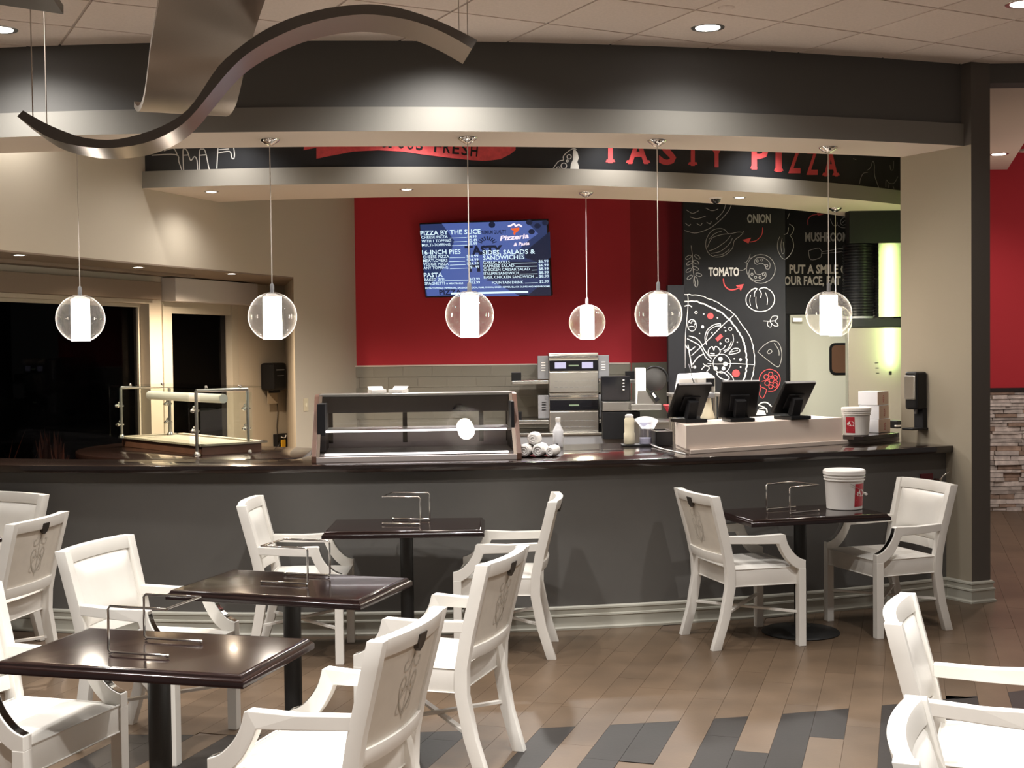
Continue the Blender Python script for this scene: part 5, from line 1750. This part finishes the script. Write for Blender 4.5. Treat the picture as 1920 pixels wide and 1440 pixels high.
# ------------------------------------------------------------------ stainless oven front, hood and ribbed duct by the column
SY = 12.55
x0 = at_y(1590, 700, SY).x
zt = at_y(1640, 606, SY).z
st = thing('steel_panel', 'tall stainless steel panel between white door and column', 'panel', (x0 + 0.48, SY + 0.05, 0))
MB().box((0, 0, (zt - 0.04) / 2), (0.96, 0.10, zt - 0.04)).build('body', 'steel_sheet', st, bevel=0.006)
MB().box((0, 0.02, zt + 0.005), (0.98, 0.18, 0.085)).build('top_rail', 'black_soft', st, bevel=0.006)
mb = MB()
for k in range(3):
    mb.box((-0.20 + 0.005 * k, -0.053, 1.57 - 0.05 * k), (0.03, 0.004, 0.007))
mb.build('slot', 'black_soft', st)
MB().box((-0.065, -0.057, 1.47), (0.02, 0.012, 0.035)).build('latch', 'black_plastic', st)
hd = thing('extractor_hood', 'stainless extractor hood panel above the steel panel, lit from inside', 'hood', (at_y(1647, 520, SY).x + 0.31, SY + 0.2, zt + 0.06))
zh = at_y(1660, 455, SY).z
MB().box((0, 0, (zh - zt - 0.06) / 2), (0.62, 0.4, zh - zt - 0.06)).build('panel', 'steel_sheet', hd, bevel=0.004)
MB().box((-0.14, -0.11, (zh - zt - 0.06) + 0.2), (0.90, 0.16, 0.4)).build('canopy', 'black_soft', hd, bevel=0.006)
dx = at_y(1618, 520, SY).x
r_ = at_y(1647, 520, SY).x - dx
t = thing('ribbed_duct', 'black ribbed duct standing on the steel panel beside the lit hood', 'duct', (dx - 0.003, SY + r_ + 0.01, zt + 0.05))
pr = []
hh = zh - zt - 0.05
n = 26
for k in range(n):
    z = hh * k / n
    pr += [(r_ * 0.93, z), (r_, z + hh / n * 0.3), (r_, z + hh / n * 0.6), (r_ * 0.93, z + hh / n * 0.9)]
MB().lathe(pr, seg=32).build('ribs', 'black_plastic', t, smooth=25)
MB().lathe([(r_ * 1.04, 0.0), (r_ * 1.04, 0.02)], seg=32).build('collar', 'grey_plastic', t, smooth=40)
# fluorescent tube that lights the steel, fixed to the partition behind the column
t = thing('fluorescent_lamp', 'greenish fluorescent tube in the kitchen hidden behind the column', 'lamp', (3.86, 12.02, 2.15))
MB().box((0.055, -0.01, 0), (0.04, 0.06, 1.3)).build('housing', 'white_plastic', t)
MB().tube([(0.0, 0, -0.62), (0.0, 0, 0.62)], 0.020, 12).build('tube', 'tube_glow', t, smooth=60)

# ------------------------------------------------------------------ menu screen
TM = Matrix.Translation((-0.267, 13.27, 2.678)) @ Euler((0.206, 0.011, -0.322), 'YXZ').to_matrix().to_4x4()
tv = thing('menu_screen', 'wall-mounted tilted menu screen with white lettering on blue', 'screen', (0, 0, 0))
tv.rotation_mode = 'YXZ'
tv.location = TM.to_translation()
tv.rotation_euler = (0.206, 0.011, -0.322)
TWd, THt = 1.395, 0.785
MB().box((0, 0.028, 0), (TWd, 0.05, THt)).build('housing', 'black_plastic', tv, bevel=0.004)
MB().box((0, 0.0, 0), (TWd - 0.02, 0.006, THt - 0.025)).build('screen', 'screen_blue', tv)
MB().box((0.0, 0.12, 0.0), (0.30, 0.14, 0.24)).build('wall_bracket', 'black_iron', tv)
TMi = TM.inverted()
TN = TM.to_3x3() @ Vector((0, 1, 0))
def tvp(X, Y, lift=0.0):
    """point of the screen shown at crop position X, Y"""
    p = on_plane(770 + X / 6.857, 390 + Y / 6.857, TM @ Vector((0, -0.004 - lift, 0)), TN)
    q = TMi @ p
    return Vector((q.x, -0.004 - lift, q.z))
def tvtext(mb, body, X, Y, Wc, Hc, bold=0.02, shear=0.0, rot=0.0):
    a, b = tvp(X, Y, 0.002), tvp(X + Wc, Y, 0.002)
    h = (tvp(X, Y - Hc, 0.002) - a).length
    w = (b - a).length
    add_text(mb, body, lambda u, v: Vector((u, a.y, v)), a.x, a.z, h, w=w, bold=bold, shear=shear, rot=rot)
L1 = lambda *P: [tvp(x, y, 0.0006) for x, y in P]
mb = MB()
mb.flat(L1((400, 200), (1480, 165), (1640, 330), (1500, 430), (900, 1000), (500, 1120), (215, 1135), (200, 1060), (480, 700), (560, 420)))
mb.flat(L1((860, 920), (1050, 940), (1400, 1130), (560, 1140)))
mb.build('picture_light', 'screen_light', tv)
mb = MB()
for x, y in ((1525, 185), (1630, 230), (1555, 305), (1730, 190)):
    mb.flat([tvp(*p, 0.0012) for p in circ_pts(x, y, 42, 16, 34)])
mb.flat([tvp(*p, 0.0012) for p in ((1470, 560), (1790, 300), (1800, 640), (1640, 700), (1470, 640))])
mb.flat([tvp(*p, 0.0012) for p in ((930, 690), (1630, 690), (1640, 900), (940, 910))])
mb.flat([tvp(*p, 0.0012) for p in ((1640, 1010), (1800, 1000), (1805, 1125), (1500, 1130))])
for k in range(9):
    a = -PI * (0.12 + 0.76 * k / 8)
    c, s = math.cos(a), math.sin(a)
    mb.flat([tvp(985 + c * r + s * w_2, 470 + (s * r - c * w_2) * 0.8, 0.0012) for r, w_2 in ((70, 6), (130, 9), (130, -9), (70, -6))])
mb.flat([tvp(*p, 0.0012) for p in circ_pts(1045, 215, 42, 16, 40)])
a_ = tvp(700, 600, 0.0014)
add_text(mb, 'TASTY', lambda u, v: Vector((u, a_.y, v)), a_.x, a_.z, 0.085, w=0.415, bold=0.05)
a_ = tvp(745, 815, 0.0014)
add_text(mb, 'H', lambda u, v: Vector((u, a_.y, v)), a_.x, a_.z, 0.11, w=0.13, bold=0.04)
a_ = tvp(370, 1115, 0.0014)
add_text(mb, 'PIZZA', lambda u, v: Vector((u, a_.y, v)), a_.x, a_.z, 0.052, w=0.25, bold=0.02)
a_ = tvp(900, 335, 0.0014)
add_text(mb, 'PREMIUM QUALITY', lambda u, v: Vector((u, a_.y, v)), a_.x, a_.z, 0.035, w=0.28, bold=0.02)
mb.build('picture_dark', 'screen_navy', tv)
mb = MB()
for body, X, Y, Wc, Hc in (('PIZZA BY THE SLICE', 127, 352, 775, 56), ('16-INCH PIES', 150, 600, 495, 56), ('PASTA', 172, 890, 240, 54), ('SIDES, SALADS &', 925, 602, 675, 56), ('SANDWICHES', 932, 667, 532, 54)):
    tvtext(mb, body, X, Y, Wc, Hc, 0.012)
for body, X, Y, Wc in (('CHEESE PIZZA', 137, 396, 342), ('WITH 1 TOPPING', 142, 445, 380), ('MULTI-TOPPING', 146, 496, 365), ('CHEESE PIZZA', 157, 648, 340), ('MEATLOVERS', 160, 696, 316), ('VEGGIE PIZZA', 162, 742, 328), ('ANY TOPPING', 166, 789, 318),
                       ('BAKED ZITI', 177, 940, 256), ('SPAGHETTI', 182, 988, 258), ('GARLIC ROLLS', 932, 718, 345), ('CAPRESE SALAD', 934, 766, 400), ('CHICKEN CAESAR SALAD', 937, 812, 596), ('ITALIAN SANDWICH', 940, 860, 450), ('BASIL CHICKEN SANDWICH', 942, 908, 638), ('FOUNTAIN DRINK', 1046, 976, 404),
                       ('$4.99', 730, 386, 120), ('$5.49', 738, 432, 118), ('$5.99', 740, 476, 118), ('$18.99', 720, 637, 150), ('$24.99', 722, 682, 150), ('$24.99', 724, 730, 152), ('$1.99', 764, 776, 116), ('$13.99', 758, 930, 132), ('$13.99', 760, 974, 132),
                       ('$6.99', 1645, 702, 126), ('$6.99', 1646, 752, 126), ('$8.99', 1648, 798, 126), ('$8.99', 1650, 846, 126), ('$8.99', 1652, 894, 126), ('$2.99', 1656, 962, 120)):
    tvtext(mb, body, X, Y, Wc, 34, 0.008)
tvtext(mb, '& MEATBALLS', 458, 980, 218, 20, 0.02)
tvtext(mb, 'PIZZA TOPPINGS: PEPPERONI, SAUSAGE, BACON, HAM, ONION, GREEN PEPPER, BLACK OLIVES AND MUSHROOMS', 190, 1041, 1600, 19, 0.02, rot=0.0)
for p, q in (((500, 388), (720, 380)), ((545, 436), (725, 430)), ((530, 484), (728, 476)), ((502, 640), (700, 634)), ((495, 690), (700, 684)), ((505, 735), (705, 728)), ((505, 780), (740, 772)), ((440, 935), (745, 926)), ((1290, 712), (1625, 702)),
             ((1350, 758), (1630, 748)), ((1558, 800), (1630, 797)), ((1400, 850), (1632, 845)), ((1605, 893), (1635, 892)), ((1470, 965), (1635, 960)), ((520, 1100), (1510, 1078))):
    a, b = tvp(*p, 0.002), tvp(*q, 0.002)
    wln = 0.0022 if p[0] != 520 else 0.010
    mb.flat([a + Vector((0, 0, wln)), b + Vector((0, 0, wln)), b - Vector((0, 0, wln)), a - Vector((0, 0, wln))])
mb.build('menu_lettering', 'screen_text', tv)
mb = MB()
tvtext(mb, 'Pizzeria', 1150, 420, 370, 60, 0.03, shear=0.3, rot=0.06)
tvtext(mb, '& Pasta', 1322, 490, 205, 40, 0.03, shear=0.3, rot=0.06)
pl = lambda a, b: tvp(a, -b, 0.002)
mb.ribbon(smooth_path([(1250, -235), (1290, -225), (1330, -205), (1350, -230), (1390, -215), (1430, -240)], 4), 22, pl)
mb.build('logo_lettering', 'screen_pink', tv)
mb = MB()
mb.ribbon(smooth_path([(1290, -265), (1340, -285), (1390, -260), (1370, -295), (1330, -315), (1340, -345)], 4), 20, pl)
mb.flat([pl(1300, -262), pl(1395, -250), pl(1345, -330)])
mb.build('logo_slice', 'screen_orange', tv)

# ------------------------------------------------------------------ dispensers, plates and small fixtures on the walls
q = on_plane(1728, 735, (3.09, 8.604, 0), Vector((-0.878, -0.478, 0)))
t = thing('soap_dispenser', 'black and silver soap dispenser on the beige side of the column', 'dispenser', (q.x, q.y, q.z), -1.071)
MB().box((0, -0.055, 0.012), (0.115, 0.105, 0.265)).build('body', 'black_plastic', t, bevel=0.022, seg=3)
MB().box((0, -0.112, 0.035), (0.100, 0.016, 0.170)).build('front_plate', 'satin_steel', t, bevel=0.008)
MB().lathe([(0.012, -0.150), (0.014, -0.118)], c=(0, -0.06, 0), seg=12).build('nozzle', 'grey_plastic', t)
MB().box((0.01, -0.022, -0.185), (0.085, 0.040, 0.150)).build('back_plate', 'black_soft', t, bevel=0.006)
MB().box((0.01, -0.075, -0.255), (0.105, 0.150, 0.014)).build('drip_tray', 'black_plastic', t, bevel=0.005)
q = alc(500, 706)
RZA = math.atan2(0.937, 0.349)
t = thing('towel_dispenser', 'black paper towel dispenser with a hanging towel on the beige alcove wall', 'dispenser', (q.x, q.y, q.z), RZA)
MB().box((0, -0.085, 0.0), (0.285, 0.165, 0.29)).build('body', 'black_plastic', t, bevel=0.04, seg=3)
MB().box((0, -0.165, 0.07), (0.16, 0.012, 0.012)).build('grip_line', 'grey_plastic', t, bevel=0.004)
MB().box((0, -0.168, 0.01), (0.13, 0.008, 0.006)).build('grip_line', 'grey_plastic', t)
MB().box((0, -0.09, -0.158), (0.12, 0.08, 0.03)).build('lever', 'black_soft', t, bevel=0.01)
MB().box((0.02, -0.055, -0.215), (0.20, 0.003, 0.15)).build('paper_towel', 'paper_tan', t)
mb = MB()
mb.tube(smooth_path([(0.13, -0.02, -0.12), (0.165, -0.015, -0.25), (0.19, -0.015, -0.38), (0.165, -0.015, -0.55), (0.19, -0.015, -0.72)], 5), 0.004, 6)
mb.build('power_cord', 'black_soft', t, smooth=60)
q = alc(521, 826)
t = thing('outlet_box', 'black outlet box with a yellow tag and hanging wires below the towel dispenser', 'outlet', (q.x, q.y, q.z), RZA)
MB().box((0, -0.03, 0), (0.205, 0.055, 0.15)).build('box', 'black_plastic', t, bevel=0.006)
MB().box((-0.015, -0.075, -0.03), (0.085, 0.012, 0.085)).build('yellow_tag', 'yellow', t, bevel=0.008)
MB().tube(smooth_path([(-0.03, -0.06, 0.04), (0.02, -0.075, 0.03), (0.06, -0.065, 0.055)], 5), 0.006, 6).build('wire', 'white_plastic', t, smooth=60)
MB().tube(smooth_path([(-0.05, -0.06, 0.0), (-0.11, -0.08, -0.03), (-0.13, -0.08, -0.08)], 5), 0.009, 6).build('wire', 'black_plastic', t, smooth=60)
q = on_plane(573, 759, left_wall_pt(12.39), LN)
t = thing('switch_plate', 'ivory switch plate on the grey wall left of the display case', 'switch', (q.x, q.y, q.z), RZA)
MB().box((0, -0.004, 0), (0.085, 0.008, 0.125)).build('plate', 'ivory', t, bevel=0.003)
MB().box((0, -0.010, 0), (0.018, 0.008, 0.035)).build('toggle', 'cream', t, bevel=0.002)
d = ray(1736, 892)
q = pend_xy(1736, 892, 8.805)
ang = math.atan2(q.x - BC[0], BC[1] - q.y)
t = thing('valve_plate', 'dark red valve plate with a chrome lever on the bar wall behind the right chair', 'valve', (q.x, q.y, q.z), ang)
MB().box((0, -0.006, -0.01), (0.11, 0.012, 0.05)).build('plate', 'valve_red', t, bevel=0.003)
MB().tube([(0.075, -0.005, -0.03), (0.080, -0.055, -0.025)], 0.012, 10).build('stem', 'chrome', t, smooth=50)
MB().tube([(0.080, -0.055, -0.025), (0.095, -0.062, 0.0), (0.145, -0.065, 0.025)], 0.006, 8).build('lever', 'chrome', t, smooth=50)

# ------------------------------------------------------------------ salad bar with sneeze guard in the opening
sbx = thing('salad_bar', 'dark round-nosed salad bar counter standing in the opening of the left wall', 'counter', (-2.4, 9.6, 0))
top = [(-1.50, 9.10), (-1.85, 8.98), (-2.29, 9.00), (-2.72, 9.12), (-3.06, 9.36), (-3.30, 9.68), (-3.42, 10.05), (-3.40, 10.45), (-3.22, 10.80), (-2.9, 10.95), (-2.55, 10.75), (-2.10, 10.25), (-1.55, 9.95)]
def inset(P, d):
    cx, cy = sum(p[0] for p in P) / len(P), sum(p[1] for p in P) / len(P)
    return [(cx + (x - cx) * d, cy + (y - cy) * d) for x, y in P]
loc_ = lambda P: [(x + 2.4, y - 9.6) for x, y in P]
smooth_top = [(p.x, p.y) for p in smooth_path(top[:11], 4)] + top[11:]
MB().prism(loc_(smooth_top), 0.955, 1.0).build('worktop', 'wood_dark', sbx, bevel=0.008, smooth=35)
MB().prism(loc_(inset(smooth_top, 0.965)), 0.0, 0.955).build('body', 'beige_paint', sbx, smooth=35)
A_ = Vector((-0.653, 0.757, 0))
B_ = Vector((0.757, 0.653, 0))
def sb_pt(a, b):
    return Vector((-2.30, 9.31, 0)) + A_ * a + B_ * b
w0 = [sb_pt(-0.02, 0.03), sb_pt(1.36, 0.03), sb_pt(1.36, 0.52), sb_pt(-0.02, 0.52)]
MB().prism(loc_([(p.x, p.y) for p in w0]), 1.0, 1.068).build('well', 'wood_side', sbx, bevel=0.003)
mb = MB()
for r0, r1 in (((-0.04, 0.01), (1.38, 0.05)), ((-0.04, 0.50), (1.38, 0.56)), ((-0.04, 0.01), (0.02, 0.56)), ((1.33, 0.01), (1.38, 0.56))):
    q = [sb_pt(r0[0], r0[1]), sb_pt(r1[0], r0[1]), sb_pt(r1[0], r1[1]), sb_pt(r0[0], r1[1])]
    mb.prism(loc_([(p.x, p.y) for p in q]), 1.068, 1.082)
q = [sb_pt(0.02, 0.05), sb_pt(1.33, 0.05), sb_pt(1.33, 0.50), sb_pt(0.02, 0.50)]
mb.prism(loc_([(p.x, p.y) for p in q]), 1.066, 1.072)
mb.build('well_rim', 'column_beige', sbx)
gd = thing('sneeze_guard', 'glass sneeze guard with chrome posts over the salad bar', 'sneeze guard', (-2.30, 9.31, 1.0))
def gpt(a, b, z):
    p = A_ * a + B_ * b
    return Vector((p.x, p.y, z))
ZP = 0.475
GA, GB = 1.30, 0.42
POSTS = [(0, 0, 0.0), (0, GB, 0.0), (GA, 0, 0.07), (GA, GB, 0.07)]
for a, b, z in POSTS:
    po = MB().tube([gpt(a, b, z), gpt(a, b, ZP)], 0.0125, 12).build('post', 'satin_steel', gd, smooth=50)
    MB().lathe([(0.026, z), (0.026, z + 0.012), (0.015, z + 0.03)], c=gpt(a, b, 0), seg=16).build('foot', 'satin_steel', po, smooth=40)
    mb = MB()
    for zz in (0.18, 0.33):
        mb.sphere(gpt(a, b, zz) - A_ * 0.0 + (-B_ * 0.030), 0.017, 10, 8)
        mb.sphere(gpt(a, b, zz + 0.02) + (A_ * 0.034), 0.015, 10, 8)
        mb.tube([gpt(a, b, zz) - B_ * 0.05, gpt(a, b, zz) + B_ * 0.02], 0.008, 8)
    mb.build('glass_clamp', 'chrome', po, smooth=60)
for a in (0, GA):
    MB().tube([gpt(a, 0, ZP), gpt(a, GB, ZP)], 0.0125, 12).build('top_tube', 'satin_steel', gd, smooth=50)
for b in (0.08, 0.36):
    for a in (0.0, GA):
        MB().sphere(gpt(a, b, ZP + 0.022), 0.014, 10, 8).build('glass_button', 'chrome', gd, smooth=60)
def pane(name, P, th):
    q = [gpt(*p) for p in P]
    n = (q[1] - q[0]).cross(q[2] - q[1]).normalized() * th
    mb = MB()
    mb.box8([p - n / 2 for p in q] + [p + n / 2 for p in q])
    return mb.build(name, 'clear_glass', gd)
pane('top_glass', [(-0.10, -0.04, ZP + 0.018), (GA + 0.10, -0.04, ZP + 0.018), (GA + 0.10, GB + 0.06, ZP + 0.018), (-0.10, GB + 0.06, ZP + 0.018)], 0.008)
pane('front_glass', [(0.0, -0.06, 0.08), (GA + 0.08, -0.06, 0.08), (GA + 0.08, -0.06, ZP + 0.01), (0.0, -0.06, ZP + 0.01)], 0.008)
pane('side_glass', [(-0.06, 0.0, 0.08), (-0.06, GB, 0.08), (-0.06, GB, ZP - 0.02), (-0.06, 0.0, ZP - 0.02)], 0.008)
MB().tube([gpt(-0.02, 0.21, ZP - 0.065), gpt(GA - 0.08, 0.21, ZP - 0.065)], 0.034, 18).build('lamp_housing', 'white_plastic', gd, smooth=50)

# reddish plants outside the big window
mb = MB()
rnd = random.Random(2)
for i in range(420):
    y = rnd.uniform(7.6, 11.0)
    p = alcove_pt(y, rnd.uniform(0.5, 1.6))
    h = rnd.uniform(0.5, 1.15)
    a = rnd.uniform(0, 2 * PI)
    lx, ly2 = math.cos(a) * h * 0.35, math.sin(a) * h * 0.35
    s = Vector((math.sin(a), -math.cos(a), 0)) * 0.009
    b0 = p + Vector((0, 0, -0.05))
    m_ = p + Vector((lx * 0.35, ly2 * 0.35, h * 0.7))
    e_ = p + Vector((lx, ly2, h))
    mb.flat([b0 - s, b0 + s, m_ + s * 0.8, m_ - s * 0.8])
    mb.flat([m_ - s * 0.8, m_ + s * 0.8, e_])
q_ = alc(95, 858, 0.9)
for i in range(60):
    a = rnd.uniform(0, 2 * PI)
    p = Vector((q_.x + rnd.uniform(-0.10, 0.10), q_.y + rnd.uniform(-0.10, 0.10), -0.05))
    h = rnd.uniform(0.85, 1.16)
    s = Vector((math.cos(a), math.sin(a), 0)) * 0.022
    l_ = Vector((rnd.uniform(-0.12, 0.12), rnd.uniform(-0.12, 0.12), 0))
    mb.flat([p - s, p + s, p + l_ * 0.5 + s + Vector((0, 0, h * 0.8)), p + l_ * 0.5 - s + Vector((0, 0, h * 0.8))])
    mb.flat([p + l_ * 0.5 - s + Vector((0, 0, h * 0.8)), p + l_ * 0.5 + s + Vector((0, 0, h * 0.8)), p + l_ + Vector((0, 0, h))])
spot('garden_light', (q_.x + 0.55, q_.y - 0.1, 0.1), 9, 90, 1.0, (1.0, 0.62, 0.40), 0.04, aim=(q_.x, q_.y, 0.9))
gr = mb.build('ornamental_grass', 'dry_grass')
gr['kind'] = 'stuff'
tag(gr, 'dark reddish grass outside the big window at far left', 'grass')
